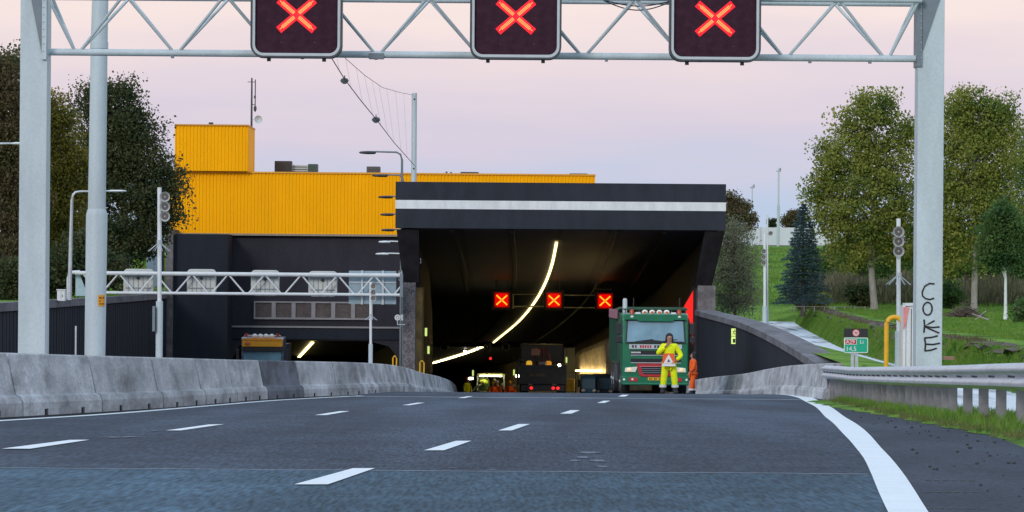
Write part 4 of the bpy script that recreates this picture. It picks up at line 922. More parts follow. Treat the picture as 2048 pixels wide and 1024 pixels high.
hoop.tube([(xl_,67.5,zbq),(xl_,67.5,zt_)]+[((xl_+xr_)/2-rr_*math.cos(a),67.5,zt_+rr_*math.sin(a)) for a in np.linspace(.2,math.pi-.2,9)]+[(xr_,67.5,zt_),(xr_,67.5,zbq)], .042, 12)
tag(hoop.build('hoop_barrier', YELLOWP, loc=((xl_+xr_)/2,67.5,zbq), smooth=True), 'bent yellow steel hoop guarding the white roadside cabinet', 'hoop barrier')
for x0,x1,yt,d,lab in ((786,793,712,150,'small yellow hoop rail in front of the left portal corner'),(840,848,722,170,'small yellow hoop rail at the foot of the canopy pillar')):
    a, c = P(x0,yt,d), P(x1,yt,d); q = MB(); zz = zr(d); q.tube([(a.x,d,zz),(a.x,d,a.z-.08),(a.x+.06,d,a.z),(c.x-.06,d,a.z),(c.x,d,a.z-.08),(c.x,d,zz)], .03, 8)
    tag(q.build('hoop_barrier', YELLOWP, loc=(a.x,d,zz), smooth=True), lab, 'hoop barrier')
# kilometre sign
def text(s, size, loc, m, parent, name, ext=.003, align='LEFT'):
    cu = bpy.data.curves.new(name, 'FONT'); cu.body = s; cu.size = size; cu.extrude = ext; cu.align_x = align; cu.resolution_u = 3
    to = bpy.data.objects.new('tmp', cu); COL.objects.link(to); dg = bpy.context.evaluated_depsgraph_get()
    me = bpy.data.meshes.new_from_object(to.evaluated_get(dg)); bpy.data.objects.remove(to)
    me.transform(Matrix.Translation(Vector(loc)-wl(parent)) @ Matrix.Rotation(math.pi/2, 4, 'X')); me.materials.clear(); me.materials.append(m)
    o = bpy.data.objects.new(name, me); COL.objects.link(o); o.parent = parent; WLOC[o.name] = wl(parent); return o
dk = 88.0; a0, a1 = P(1688,675,dk), P(1736,706,dk); b0, b1 = P(1688,657,dk), P(1736,674.5,dk)
ks = thing('kilometre_sign', 'green kilometre sign reading A29 Li 14,5 below a black plate', 'sign', ((a0.x+a1.x)/2, dk, -2.15))
q = MB(); q.prism(rrect((a0.x+a1.x)/2,(a0.z+a1.z)/2,a1.x-a0.x,a0.z-a1.z,.03), dk, dk+.012); pw_ = q.build('green_panel', SIGNG, ks)
q = MB(); w_, h_ = a1.x-a0.x, a0.z-a1.z; ringpart(q, rrect((a0.x+a1.x)/2,(a0.z+a1.z)/2,w_-.004,h_-.004,.03), rrect((a0.x+a1.x)/2,(a0.z+a1.z)/2,w_-.034,h_-.034,.02), dk-.003, dk-.001); q.build('white_rim', SIGNW, ks)
q = MB(); q.bb(b0.x,b1.x,dk,dk+.012,b1.z,b0.z); q.build('black_panel', BLACK, ks)
rcx, rcz = a0.x+w_*.28, a0.z-h_*.28
q = MB(); q.prism(rrect(rcx,rcz,w_*.50,h_*.36,.012), dk-.004, dk-.001); q.build('red_field_rim', SIGNW, ks)
q = MB(); q.prism(rrect(rcx,rcz,w_*.46,h_*.30,.01), dk-.007, dk-.0045); q.build('red_field', SIGNR, ks)
text('A29', .125, (rcx-.115, dk-.009, rcz-.042), SIGNW, ks, 'text_A29'); text('Li', .125, (a0.x+w_*.66, dk-.004, rcz-.042), SIGNW, ks, 'text_Li'); text('14,5', .15, (a0.x+w_*.07, dk-.004, a1.z+.045), SIGNW, ks, 'text_kilometre')
cxx, czz = (b0.x+b1.x)/2, (b0.z+b1.z)/2
for r_, m_, y_, nm_ in ((.088,SIGNR,.003,'red_ring'),(.072,mat('pinkish_white', (.7,.5,.5), .5, 0, 0),.006,'round_field')):
    q = MB(); q.loft([[(cxx+r_*math.cos(a), dk-yy, czz+r_*math.sin(a)) for a in np.linspace(0,2*math.pi,20,endpoint=False)] for yy in (y_,y_-.002)], closed=True, cap=True); q.build(nm_, m_, ks)
text('90', .075, (cxx, dk-.008, czz-.027), SIGNR, ks, 'text_limit', align='CENTER')
q = MB(); xm = (a0.x+a1.x)/2
for x_ in (xm-.08, xm+.02): q.bb(x_-.035, x_+.035, dk+.013, dk+.05, -2.3, b0.z-.03)
q.build('posts', GALV, ks)
# litter can at the verge
p_ = G(2034, 871); q = MB(); q.tube([(p_.x-.04,p_.y,p_.z+.035),(p_.x+.04,p_.y+.02,p_.z+.035)], .03, 12); lt = q.build('litter_can', mat('can_white_blue', (.5,.58,.68), .4, .2, .2, 9), loc=(p_.x,p_.y,p_.z), smooth=True)
tag(lt, 'crumpled white and blue drink can lying by the grass at the right edge', 'litter')
q = MB(); q.tube([(p_.x-.015,p_.y,p_.z+.035),(p_.x+.015,p_.y+.01,p_.z+.035)], .0315, 12); q.build('blue_band', mat('band_blue', (.05,.12,.4), .4), lt)
# far masts beyond the dyke
for px,yt,yb,d,wd,lab in ((1504,370,480,330,3,'thinner far mast left above the green dyke'),(1556.5,337,485,330,4.5,'taller far mast right above the green dyke')):
    x_ = P(px,450,d).x; t_ = thing('mast', lab, 'mast', (x_,d,2.9), 'far masts beyond the dyke'); q = MB(); q.tube([(x_,d,2.9),(x_,d,P(px,(yt+yb)/2,d).z)], wd/2*1.25*d/F, 8); q.build('lower_section', STEEL, t_, smooth=True)
    q = MB(); q.tube([(x_,d,P(px,(yt+yb)/2,d).z),(x_,d,P(px,yt,d).z)], wd/2*.75*d/F, 8); q.build('upper_section', STEEL, t_, smooth=True)
    q = MB(); z_ = P(px,yt+6,d).z; q.bb(x_-.2,x_+.2,d-.05,d+.05,z_,z_+.06); q.ell((x_+.15,d,z_+.2),(.06,.06,.14)); q.build('head_fittings', STEELD, t_)
t_ = thing('noise_wall', 'white wall along the top of the green dyke on the right', 'wall', (P(1500,480,335).x,335,2.9)); q = MB()
q.bb(P(1380,470,335).x, P(1760,470,335).x, 335, 335.3, 3.3, P(1560,455,335).z); q.build('white_panels', mat('white_wall', (.62,.66,.70), .6, 0, .05), t_)
q = MB(); q.bb(P(1380,470,335).x-.1, P(1760,470,335).x+.1, 334.9, 335.4, 2.7, 3.299); q.build('plinth', mat('wall_plinth', (.16,.14,.15), .8), t_)
q = MB()
for px in range(1385,1760,34): x_ = P(px,470,335).x; q.bb(x_-.05,x_+.05,334.93,334.998,3.302,P(1560,455,335).z+.02)
q.build('posts', mat('wall_post', (.50,.53,.58), .6), t_)
# ================================================================ TUNNEL SIGNALS
DT = 228.0
def tsig(cx_, cy_, label):
    c = P(cx_, cy_, DT); t = thing('lane_signal', label, 'lane signal', c, 'lane signals inside the tunnel canopy')
    q = MB(); q.bb(c.x-.62,c.x+.62,DT,DT+.3,c.z-.62,c.z+.62); q.build('housing', BLACK, t)
    q = MB(); q.bb(c.x-.46,c.x+.46,DT-.01,DT-.001,c.z-.46,c.z+.46); q.build('dim_field', TSIGND, t)
    q = MB(); q.prism([(c.x+x,c.z+z) for x,z in rrect(0,0,.80,.80,.2)], DT-.016, DT-.011); q.build('red_field', TSIGNR, t)
    q = MB()
    for s_ in (1,-1): q.box((c.x,DT-.02-.002*s_,c.z), (.86,.012,.075), Matrix.Rotation(math.radians(42)*s_,3,'Y'))
    q.build('cross', TSIGNX, t)
    q = MB(); q.box((c.x,DT-.032,c.z),(.07,.01,.07)); q.build('centre_eye', HOUSING, t)
    for s_ in (-.35,.35):
        q = MB(); q.tube([(c.x+s_,DT+.15,c.z+.6),(c.x+s_,DT+.15,zc(DT)+.02)], .03, 6); q.build('hanger', DARK, t)
    return c
cs = [tsig(1003.5,600,'left lane signal with a lit red cross inside the tunnel canopy'), tsig(1108,600.5,'middle lane signal with a lit red cross inside the tunnel canopy'), tsig(1210,602,'right lane signal with a lit red cross inside the tunnel canopy')]
t_ = thing('signal_frame', 'thin white frame linking the lane signals inside the tunnel canopy', 'frame', cs[0]); q = MB()
WR = mat('frame_white', (.55,.52,.40), .5, 0, 0)
def rod(a, c, r): q.tube([P(*a,DT+.1), P(*c,DT+.1)], r, 6)
rod((1026,613),(1090,613),.05); rod((1026,588),(1026,617),.035); rod((1088,588),(1088,617),.035); rod((1128,590),(1192,590.5),.03); rod((1128,615),(1192,615.5),.03); rod((1026,589),(1090,589),.02); rod((1190,578),(1223,579),.03)
q.build('rods', WR, t_)
# ================================================================ PEOPLE
def skinmesh(chains, sub=1):
    """chains: list of lists of (x,y,z,r); the first chain starts at the root; a later chain whose first point equals an existing one joins it"""
    vs, rs, es = [], [], []
    def idx(p):
        for i, v in enumerate(vs):
            if (Vector(v)-Vector(p[:3])).length < 1e-5: return i
        vs.append(tuple(p[:3])); rs.append(p[3]); return len(vs)-1
    for ch in chains:
        prev = None
        for p in ch:
            i = idx(p)
            if prev is not None and prev != i: es.append((prev, i))
            prev = i
    me = bpy.data.meshes.new('tmp'); me.from_pydata(vs, es, []); o = bpy.data.objects.new('tmp', me); COL.objects.link(o)
    sk = o.modifiers.new('s', 'SKIN'); sk.use_smooth_shade = True
    for i, r in enumerate(rs): me.skin_vertices[0].data[i].radius = (r, r)
    me.skin_vertices[0].data[0].use_root = True
    if sub: sd = o.modifiers.new('d', 'SUBSURF'); sd.levels = sub; sd.render_levels = sub
    dg = bpy.context.evaluated_depsgraph_get(); dg.update(); out = bpy.data.meshes.new_from_object(o.evaluated_get(dg))
    bpy.data.objects.remove(o); return out
def lerp3(a, b, t): return tuple(a[i]+(b[i]-a[i])*t for i in range(3))
def person(label, loc, rz=0, coat=HIVISY, trousers=HIVISY, arms=None, feet=((-.19,0),(.19,-.02)), hair=HAIR, helmet=None, scale=1.0, hood=True, lean=0, boots=BOOT):
    t = thing('person', label, 'person', loc, None, rz); t.scale = (scale,)*3
    A = arms or {-1: ((-.30,-.02,1.17),(-.28,-.08,.92)), 1: ((.30,-.02,1.17),(.28,-.08,.92))}
    ly = lambda z: -lean*max(0, z-.95)
    sh = {s_: (.185*s_, ly(1.42), 1.42) for s_ in (-1,1)}
    chains = [[(0,0,.95,.14),(0,ly(1.1),1.10,.12),(0,ly(1.3),1.28,.15),(0,ly(1.42),1.42,.10),(0,ly(1.52)-.01,1.51,.055),(0,ly(1.6)-.02,1.60,.085),(0,ly(1.68)-.02,1.68,.098),(0,ly(1.74),1.74,.07)]]
    hands = {}
    for s_ in (-1,1):
        f = feet[(s_+1)//2]; hip = (.10*s_,0,.90,.095); knee = ((.10*s_+f[0])/2, f[1]/2-.02, .50, .062)
        chains.append([(0,0,.95,.14), hip, knee, (f[0], f[1], .12, .042), (f[0], f[1]-.04, .05, .04), (f[0]+.02*s_, f[1]-.16, .035, .035)])
        el, wr = A[s_]
        chains.append([(0,ly(1.42),1.42,.10), (*sh[s_],.062), (*el,.045), (*wr,.030)])
        dr = (Vector(wr)-Vector(el)).normalized(); palm = Vector(wr)+dr*.06; side = dr.cross(Vector((0,-1,0)));
        side = side.normalized() if side.length > .1 else Vector((1,0,0)); cur = side.cross(dr)
        chains.append([(*wr,.030),(*palm,.032)])
        for k in range(4):
            o_ = side*((k-1.5)*.021); L_ = (.068,.082,.076,.058)[k]; b0 = palm+dr*.02+o_
            chains.append([(*palm,.032),(*b0,.010),(*(b0+dr*L_*.5+cur*.012),.009),(*(b0+dr*L_*.8+cur*.040),.008)])
        tb_ = palm-dr*.015+side*.038*s_; chains.append([(*palm,.032),(*tb_,.012),(*(tb_+dr*.045+side*.012*s_),.009)])
        hands[s_] = palm
    me = skinmesh(chains, 1); me.materials.clear(); me.materials.append(SKIN)
    # face: nose, brow, ears joined into the same mesh
    bm = bmesh.new(); bm.from_mesh(me); hy = ly(1.66)-.02
    for c, r in (((0,hy-.10,1.655),(.016,.022,.025)),((-.092,hy+.01,1.66),(.012,.022,.03)),((.092,hy+.01,1.66),(.012,.022,.03)),((0,hy-.075,1.60),(.045,.03,.03))):
        mm = bmesh.ops.create_uvsphere(bm, u_segments=8, v_segments=6, radius=1)
        bmesh.ops.scale(bm, vec=r, verts=mm['verts']); bmesh.ops.translate(bm, vec=c, verts=mm['verts'])
    bm.to_mesh(me); bm.free()
    o = bpy.data.objects.new('body', me); COL.objects.link(o); o.parent = t
    q = MB()
    for s_ in (-1,1): q.ell((.034*s_, hy-.088, 1.672), (.014,.01,.008), 8, 5)
    q.ell((0,hy-.098,1.612),(.024,.008,.006),8,4); q.build('eyes_and_mouth', HAIR, o, local=True)
    def cloth(name, ch, m, sub=1):
        me = skinmesh(ch, sub); me.materials.clear(); me.materials.append(m); c = bpy.data.objects.new(name, me); COL.objects.link(c); c.parent = t; return c
    jc = [[(0,0,.90,.185),(0,ly(1.1),1.08,.18),(0,ly(1.3),1.27,.19),(0,ly(1.43),1.42,.15),(0,ly(1.5),1.50,.085)]]
    for s_ in (-1,1):
        el, wr = A[s_]; jc.append([(0,ly(1.43),1.42,.15),(*sh[s_],.098),(*el,.082),(*lerp3(el,wr,.85),.062)])
    cloth('jacket', jc, coat)
    tc_ = [[(0,0,.93,.165)]]
    for s_ in (-1,1):
        f = feet[(s_+1)//2]; tc_.append([(0,0,.93,.165),(.115*s_,0,.84,.125),((.115*s_+f[0])/2,f[1]/2-.02,.50,.105),(f[0],f[1],.17,.092)])
    cloth('trousers', tc_, trousers)
    for s_ in (-1,1):
        f = feet[(s_+1)//2]; q = MB()
        def rg_(z, r): return [(f[0]+r*math.cos(a), f[1]+r*math.sin(a), z) for a in np.linspace(0,2*math.pi,14,endpoint=False)]
        q.loft([rg_(.19,.105), rg_(.27,.11)], closed=True); q.build('reflective_band', REFL, t, local=True)
        q = MB(); q.loft([rg_(.18,.075), rg_(.05,.07), rg_(.0,.075)], closed=True, cap=True); q.ell((f[0]+.03*s_,f[1]-.10,.05),(.058,.13,.055),10,6); q.build('boot', boots, t, local=True, smooth=True)
    q = MB(); yh = ly(1.69)-.01
    if helmet:
        q.loft([[(r*math.cos(a), yh+r*1.15*math.sin(a)-.01, z) for a in np.linspace(0,2*math.pi,16,endpoint=False)] for r,z in ((.145,1.705),(.125,1.715),(.12,1.77),(.09,1.83),(.03,1.855))], closed=True, cap=True); q.build('helmet', helmet, t, local=True, smooth=True)
    else:
        q.ell((0,yh+.035,1.695),(.115,.105,.125),14,9)
        if hood:
            for s_ in (-1,1): q.ell((.09*s_,yh+.01,1.62),(.035,.06,.09),8,6)
        q.build('hair', hair, t, local=True, smooth=True)
    return t, hands
pp = G(1338, 784.3)
worker, hands = person('worker in yellow hi-vis suit with a hand at the face, standing before the green truck', (P(1338,784,112).x, 112, zr(112)), rz=.04,
    arms={-1: ((-.36,-.06,1.17),(-.10,-.20,1.44)), 1: ((.37,-.04,1.13),(.15,-.24,.98))}, feet=((-.185,.02),(.18,-.02)), scale=1.0)
q = MB()
for z0, z1 in ((1.24,1.30),): pass
# the board the worker holds at the waist
bd = thing('warning_board', 'orange board with a white warning triangle held at the waist of the worker in yellow', 'board', (worker.location.x-.03, 112-.30, zr(112)+.84))
q = MB(); q.prism([(-.20,0),(.20,0),(.165,.37),(-.165,.37)], -.01, .01); q.build('panel', mat('board_orange', (.85,.12,.015), .5), bd, local=True)
q = MB(); q.prism([(-.205,-.01),(.205,-.01),(.195,.07),(-.195,.07)], -.02, -.012); q.build('white_bottom_band', SIGNW, bd, local=True)
q = MB(); q.prism([(-.15,.08),(.15,.08),(0,.345)], -.018, -.011); q.build('white_triangle', SIGNW, bd, local=True)
q = MB(); q.prism([(-.045,.12),(.045,.12),(0,.205)], -.026, -.020); q.build('symbol', DARK, bd, local=True)
person('worker in orange clothes half hidden beside the right front corner of the green truck', (P(1386,783,126).x, 126, zr(126)), rz=-1.45, coat=HIVISO, trousers=HIVISO, feet=((-.09,.05),(.10,-.10)), scale=.80,
    arms={-1: ((-.24,.0,1.15),(-.22,-.08,.90)), 1: ((.24,-.03,1.15),(.20,-.18,.93))}, hood=True)
for px, d, sc_, co, hm, rz, lab in ((985,226,.93,HIVISO,YELLOWP,.4,'worker in orange with a yellow helmet, left of the three standing before the paver'),(994,228,.98,HIVISO,WHITEP,-.5,'worker in orange with a white helmet in the middle before the paver'),
        (1019,230,1.0,HIVISO,YELLOWP,.2,'worker in bright orange left of the dark truck'),(1027,236,.93,HIVISO,WHITEP,2.0,'smaller worker in orange just left of the dark truck'),(934,222,1.02,HIVISY,ORANGE,.9,'worker in yellow beside the end of the concrete barrier'),(1003,234,.95,NAVY,WHITEP,1.2,'worker in dark clothes behind the orange workers')):
    person(lab, (P(px,780,d).x, d, zr(d)), rz=rz, coat=co, trousers=co, helmet=hm, scale=sc_)
# ================================================================ VEHICLES
def wheel(parent, x, y, r, wd, name='wheel'):
    q = MB(); ring = lambda xx, rr: [(xx, y+rr*math.cos(a), r+rr*math.sin(a)) for a in np.linspace(0,2*math.pi,22,endpoint=False)]
    q.loft([ring(x-wd/2,r*.55),ring(x-wd/2,r*.93),ring(x-wd*.38,r),ring(x+wd*.38,r),ring(x+wd/2,r*.93),ring(x+wd/2,r*.55)], closed=True, cap=True); w_ = q.build('wheel', RUBBER, parent, local=True, smooth=True)
    q = MB(); q.loft([ring(x-wd/2-.012,r*.52),ring(x-wd/2-.012,r*.12),ring(x-wd/2-.05,r*.10)], closed=True, cap=True); q.loft([ring(x+wd/2+.012,r*.52),ring(x+wd/2+.012,r*.12)], closed=True, cap=True); q.build('rim', LIGHTG, w_, local=True)
    return w_
DGk = 139.0
gt = thing('green_truck', 'green dump truck with roof lamps parked nose-on in the right lane', 'truck', (P(1311,700,DGk).x, DGk, zr(DGk)), None, math.radians(1.2))
def lb(name, m, x0,x1,y0,y1,z0,z1, par=None, bevel=.0):
    q = MB(); q.bb(x0,x1,y0,y1,z0,z1); return q.build(name, m, par or gt, local=True, bevel=bevel)
# cab shell with a sloping windscreen
q = MB(); W = 1.22
prof_c = [(0,.60),(-.0,1.30),(.02,1.98),(.16,2.86),(.30,3.02),(.55,3.08),(2.0,3.08),(2.05,.9),(.9,.62)]
q.loft([[(x*W, y, z) for y, z in prof_c] for x in (-1,1)], closed=True, cap=True); cabo = q.build('cab', GREENP, gt, local=True, bevel=.05)
q = MB(); q.loft([[(x, .012+(z-1.98)*.159-.03, z) for z in (2.02,2.80)] for x in (-1.06,1.06)]); q.add([], []); 
q = MB(); q.prism([(-1.07,2.02),(1.07,2.02),(1.02,2.80),(-1.02,2.80)], 0, .01)
q.v = [(x, y-.022+(z-1.98)*.159, z) for x, y, z in q.v]; q.build('windscreen', GLASS, cabo, local=True)
q = MB(); ringpart(q, [(-1.12,1.97),(1.12,1.97),(1.07,2.86),(-1.07,2.86)], [(-1.07,2.02),(1.07,2.02),(1.02,2.80),(-1.02,2.80)], 0, .02)
q.v = [(x, y-.034+(z-1.98)*.159, z) for x, y, z in q.v]; q.build('windscreen_seal', BLACK, cabo, local=True)
q = MB(); q.prism([(-1.04,2.02),(-.55,2.03),(-.2,2.11),(.2,2.06),(1.04,2.04),(1.04,1.98),(-1.04,1.98)], -.045, -.03); q.tube([(-.75,-.045,2.03),(-.1,-.035,2.12)], .012, 6); q.tube([(.15,-.045,2.03),(.8,-.035,2.12)], .012, 6); q.build('wipers', BLACK, cabo, local=True)
q = MB(); q.prism([(-1.15,2.84),(-.70,2.84),(-.62,2.78),(.62,2.78),(.70,2.84),(1.15,2.84),(1.13,3.04),(-1.13,3.04)], .0, .12)
q.v = [(x, y-.02, z) for x, y, z in q.v]; q.build('sun_visor', GREENP, gt, local=True, bevel=.01)
lb('roof_rail', GREEND, -1.20,1.20, .20,.28, 3.20,3.25)
for x in (-1.12,-.6,0,.6,1.12): lb('rail_post', DARK, x-.02,x+.02,.22,.26,3.08,3.20)
for x in (-.40,-.13,.14,.41):
    q = MB(); q.ell((x,.12,3.12),(.115,.08,.09),12,7); hl = q.build('roof_lamp', LENS, gt, local=True, smooth=True); q = MB(); q.ell((x,.045,3.12),(.06,.02,.04),8,5); q.build('bulb', LENSO, hl, local=True)
for x in (-.66,.66): lb('small_roof_lamp', SIGNW, x-.09,x+.09,.05,.15,3.06,3.12)
for x in (-.88,.88):
    q = MB(); q.tube([(x,.2,3.02),(x,.2,3.18),(x,.2,3.22)], [.085,.08,.05], 12); q.build('beacon', mat('beacon_red', (.45,.06,.02), .3, 0, 0), gt, local=True, smooth=True)
    q = MB(); q.ell((x,-.03,2.95),(.06,.03,.045),8,5); q.build('marker_lamp', GLOWW if False else LENS, gt, local=True)
q = MB(); q.tube([(-1.05,1.9,2.4),(-1.05,1.9,3.55),(-1.05,1.9,3.62)], [.085,.085,.06], 12); q.build('exhaust_stack', LIGHTG, gt, local=True, smooth=True)
for x in (-.80,.92): q = MB(); q.tube([(x,.5,3.05),(x,.5,3.65)], .012, 5); q.build('aerial', DARK, gt, local=True)
# front: name band, slots, red grille, lamps, bumper
lb('name_band', LIGHTG, -.98,.98,-.022,-.001,1.76,1.93)
q = MB()
for x0, x1 in ((-.88,-.80),(-.76,-.70),(-.05,.02),(.06,.15),(.18,.24),(.28,.38),(.41,.50),(.53,.60)): q = MB(); q.bb(x0,x1,-.030,-.024,1.80,1.90); q.build('letter', DARK, gt, local=True)
q = MB()
for k in range(5): q = MB(); q.bb(-.58+k*.09,-.52+k*.09,-.030,-.024,1.80,1.90); q.build('letter', REDP, gt, local=True)
for z0, z1, x1 in ((1.55,1.70,.95),(1.27,1.40,.95)):
    lb('grille_slot', GRILLED, -.92,x1,-.016,-.001,z0,z1); lb('slot_lip', LIGHTG, -.92,x1,-.03,-.002,z0-.035,z0-.012)
q = MB()
for k in range(9): q.bb(-.90+k*.04,-.873+k*.04,-.022,-.018,1.60,1.655)
q.build('model_lettering', SIGNW, gt, local=True)
q = MB(); ringpart(q, [(-.70,1.22),(.70,1.22),(.60,.80),(.50,.74),(-.50,.74),(-.60,.80)], [(-.52,1.10),(.52,1.10),(.50,.88),(.42,.82),(-.42,.82),(-.50,.88)], -.06, -.002); q.build('red_grille_surround', REDP, gt, local=True)
lb('grille_opening', GRILLED, -.55,.55,-.012,-.003,.81,1.11)
for k in range(3): lb('grille_bar', STEELD, -.51,.51,-.05,-.014,.87+k*.075,.895+k*.075)
lb('grille_highlight', mat('pale_red', (.55,.25,.27), .4), -.60,.60,-.066,-.061,1.10,1.125)
for s_ in (-1,1):
    q = MB(); q.prism([(s_*.66,1.10),(s_*1.12,1.06),(s_*1.14,.90),(s_*.74,.90)], -.05, -.002); hl = q.build('headlight', LENS, gt, local=True, bevel=.01)
    q = MB(); q.ell((s_*.97,-.05,.985),(.085,.035,.075),12,7); q.build('lamp_bowl', mat('lamp_amber', (.85,.62,.35), .3, 0, 0, emis=(1,.75,.4), es=.35), hl, local=True)
    lb('fog_lamp_plate', REDP, s_*.82-.16,s_*.82+.16,-.11,-.091,.56,.70); q = MB(); q.ell((s_*.82-.03,-.112,.63),(.05,.02,.04),8,5); q.build('fog_lamp', LENS, gt, local=True)
    q = MB(); q.ell((s_*1.16,-.09,.62),(.05,.04,.05),8,5); q.build('corner_lamp', LENS, gt, local=True)
q = MB(); q.prism([(-1.24,.42),(1.24,.42),(1.25,.74),(.60,.74),(.50,.70),(-.50,.70),(-.60,.74),(-1.25,.74)], -.09, .6); q.build('bumper', GREENP, gt, local=True, bevel=.03)
lb('bumper_lip', mat('green_lip', (.05,.25,.16), .4), -1.2,1.2,-.10,-.09,.47,.50)
lb('number_plate', YELLOWP, -.28,.28,-.112,-.0945,.60,.71)
q = MB()
for k in range(8):
    if k not in (2,5): q.bb(-.235+k*.06,-.20+k*.06,-.118,-.114,.625,.685)
q.build('plate_characters', BLACK, gt, local=True)
for s_ in (-1,1):
    m_ = MB(); m_.bb(s_*1.36-.09, s_*1.36+.09, .02,.14, 2.28,2.72); mo = m_.build('mirror', BLACK, gt, local=True, bevel=.03)
    m_ = MB(); m_.bb(s_*1.37-.10, s_*1.37+.10, .02,.14, 1.98,2.22); m_.build('wide_mirror', BLACK, gt, local=True, bevel=.03)
    m_ = MB(); m_.tube([(s_*1.2,.2,2.75),(s_*1.33,.12,2.78),(s_*1.36,.1,2.0),(s_*1.2,.2,1.95)], .02, 6); m_.build('mirror_arm', DARK, gt, local=True)
    lb('side_window', GLASS, s_*1.22+(.002*s_),s_*1.22+(.012*s_),.45,1.4,2.0,2.7)
# chassis, dump body, wheels
lb('chassis', DARK, -.45,.45,.9,8.6,.75,1.05)
q = MB(); q.loft([[(s_*1.27, y, z) for y, z in ((2.3,1.15),(2.25,3.1),(1.9,3.22),(1.9,3.3),(8.4,3.1),(8.8,1.4),(8.4,1.15))] for s_ in (-1,1)], closed=True, cap=True); q.build('dump_body', mat('dump_body_green', (.03,.09,.06), .5, 0, .4, 2), gt, local=True)
for y in np.arange(2.8,8.3,.9): lb('body_rib', GREEND, -1.33,-1.272,y,y+.10,1.2,3.05)
lb('body_side_panel', mat('pink_panel', (.34,.13,.17), .6, 0, .3), -1.36,-1.30,2.3,8.0,2.85,3.18)
lb('mud_flap', RUBBER, -1.28,-1.05,1.9,1.93,.15,1.25); lb('side_locker', DARK, -1.3,-1.0,2.4,4.6,.5,1.1)
for s_ in (-1,1):
    wheel(gt, s_*1.06, 1.35, .52, .33)
    for y in (5.6,7.0): wheel(gt, s_*1.02, y, .52, .50)
# ---- dark truck seen from behind
DBk = 197.0
dt = thing('dark_truck', 'dark truck seen from behind with red tail lamps in the middle lane', 'truck', (P(1086,700,DBk).x, DBk, zr(DBk)))
def db(name, m, x0,x1,y0,y1,z0,z1,par=None,bevel=0): q = MB(); q.bb(x0,x1,y0,y1,z0,z1); return q.build(name, m, par or dt, local=True, bevel=bevel)
zg = zr(DBk); Zp = lambda y: P(1086,y,DBk).z-zg
DKB = mat('dark_truck_body', (.035,.038,.034), .5, 0, .4, 2)
db('body', DKB, -1.22,1.22,0,6.5,Zp(768),Zp(731),bevel=.04)
db('rear_frame', DARK, -1.25,1.25,-.08,-.002,Zp(768),Zp(762)); db('rear_frame', DARK, -1.25,1.25,-.08,-.002,Zp(735),Zp(730))
for x in (-1.2,-.4,.4,1.2): db('tailgate_post', DARK, x-.05,x+.05,-.07,-.002,Zp(762),Zp(735))
db('name_panel', mat('brown_lettering_panel', (.16,.11,.06), .6, 0, .5, 6), -.70,.10,-.03,-.0025,Zp(753),Zp(747))
db('chassis', BLACK, -.5,.5,.2,8,.7,1.1); db('bumper', DARK, -1.15,1.15,-.15,-.02,Zp(782),Zp(770))
for x0 in (-.60,.55,.80): q = MB(); q.ell((x0,-.17,Zp(776)),(.085,.03,.075),10,6); q.build('tail_lamp', TAIL, dt, local=True)
for s_ in (-1,1):
    for y in (1.2,2.6): wheel(dt, s_*.98, y, .5, .45)
    wheel(dt, s_*1.02, 7.6, .5, .33)
db('cab', mat('dark_cab', (.05,.05,.04), .4), -1.2,1.2,6.7,8.6,.9,3.0,bevel=.08)
q = MB(); q.ell((.86,-.04,Zp(731)),(.09,.05,.09),12,8); q.build('work_lamp', GLOWW, dt, local=True)
q = MB()
for k in range(8):
    a = math.pi*k/8; q.tube([(.86-.5*math.cos(a)*0-.001,-.06,Zp(731)),(.861,-.061,Zp(731))], .002, 3) if False else None
for x, m_ in ((-.72,mat('amber_lamp', (.6,.3,.02), .4, emis=(1,.55,.05), es=.5)),(.30,mat('amber_lamp_b', (.5,.2,.02), .4, emis=(1,.4,.03), es=.4))):
    q = MB(); q.tube([(x,.3,Zp(731)),(x,.3,Zp(724)),(x,.3,Zp(722))], [.16,.15,.09], 12); q.build('beacon', m_, dt, local=True, smooth=True)
q = MB(); q.tube([(-.35,1.2,Zp(732)),(-.42,1.2,Zp(705)),(.1,1.3,Zp(696)),(.35,1.3,Zp(715)),(.5,1.3,Zp(731))], .09, 8); q.tube([(.0,1.2,Zp(732)),(.05,1.2,Zp(712)),(.02,1.2,Zp(699))], .08, 8); q.build('crane_arm', mat('crane_red', (.16,.05,.04), .5, 0, .3), dt, local=True, smooth=True)
q = MB(); q.prism([(-.62,Zp(712)),(-.18,Zp(712)),(-.12,Zp(702)),(-.3,Zp(697)),(-.6,Zp(699))], 1.0,1.3); q.build('crane_head', mat('crane_pink', (.42,.22,.17), .6), dt, local=True, bevel=.03)
q = MB()
for z in (725,728): q.tube([(-.2,.2,Zp(z)),(.3,.2,Zp(z))], .03, 6)
q.build('rack', LIGHTG, dt, local=True)
q = MB(); q.tube([(-1.3,.2,Zp(770)),(-1.36,.2,Zp(735)),(-1.25,.2,Zp(720)),(-1.0,.2,Zp(722))], .06, 8); q.build('side_equipment', mat('olive_grey', (.10,.09,.065), .6, 0, .4), dt, local=True)
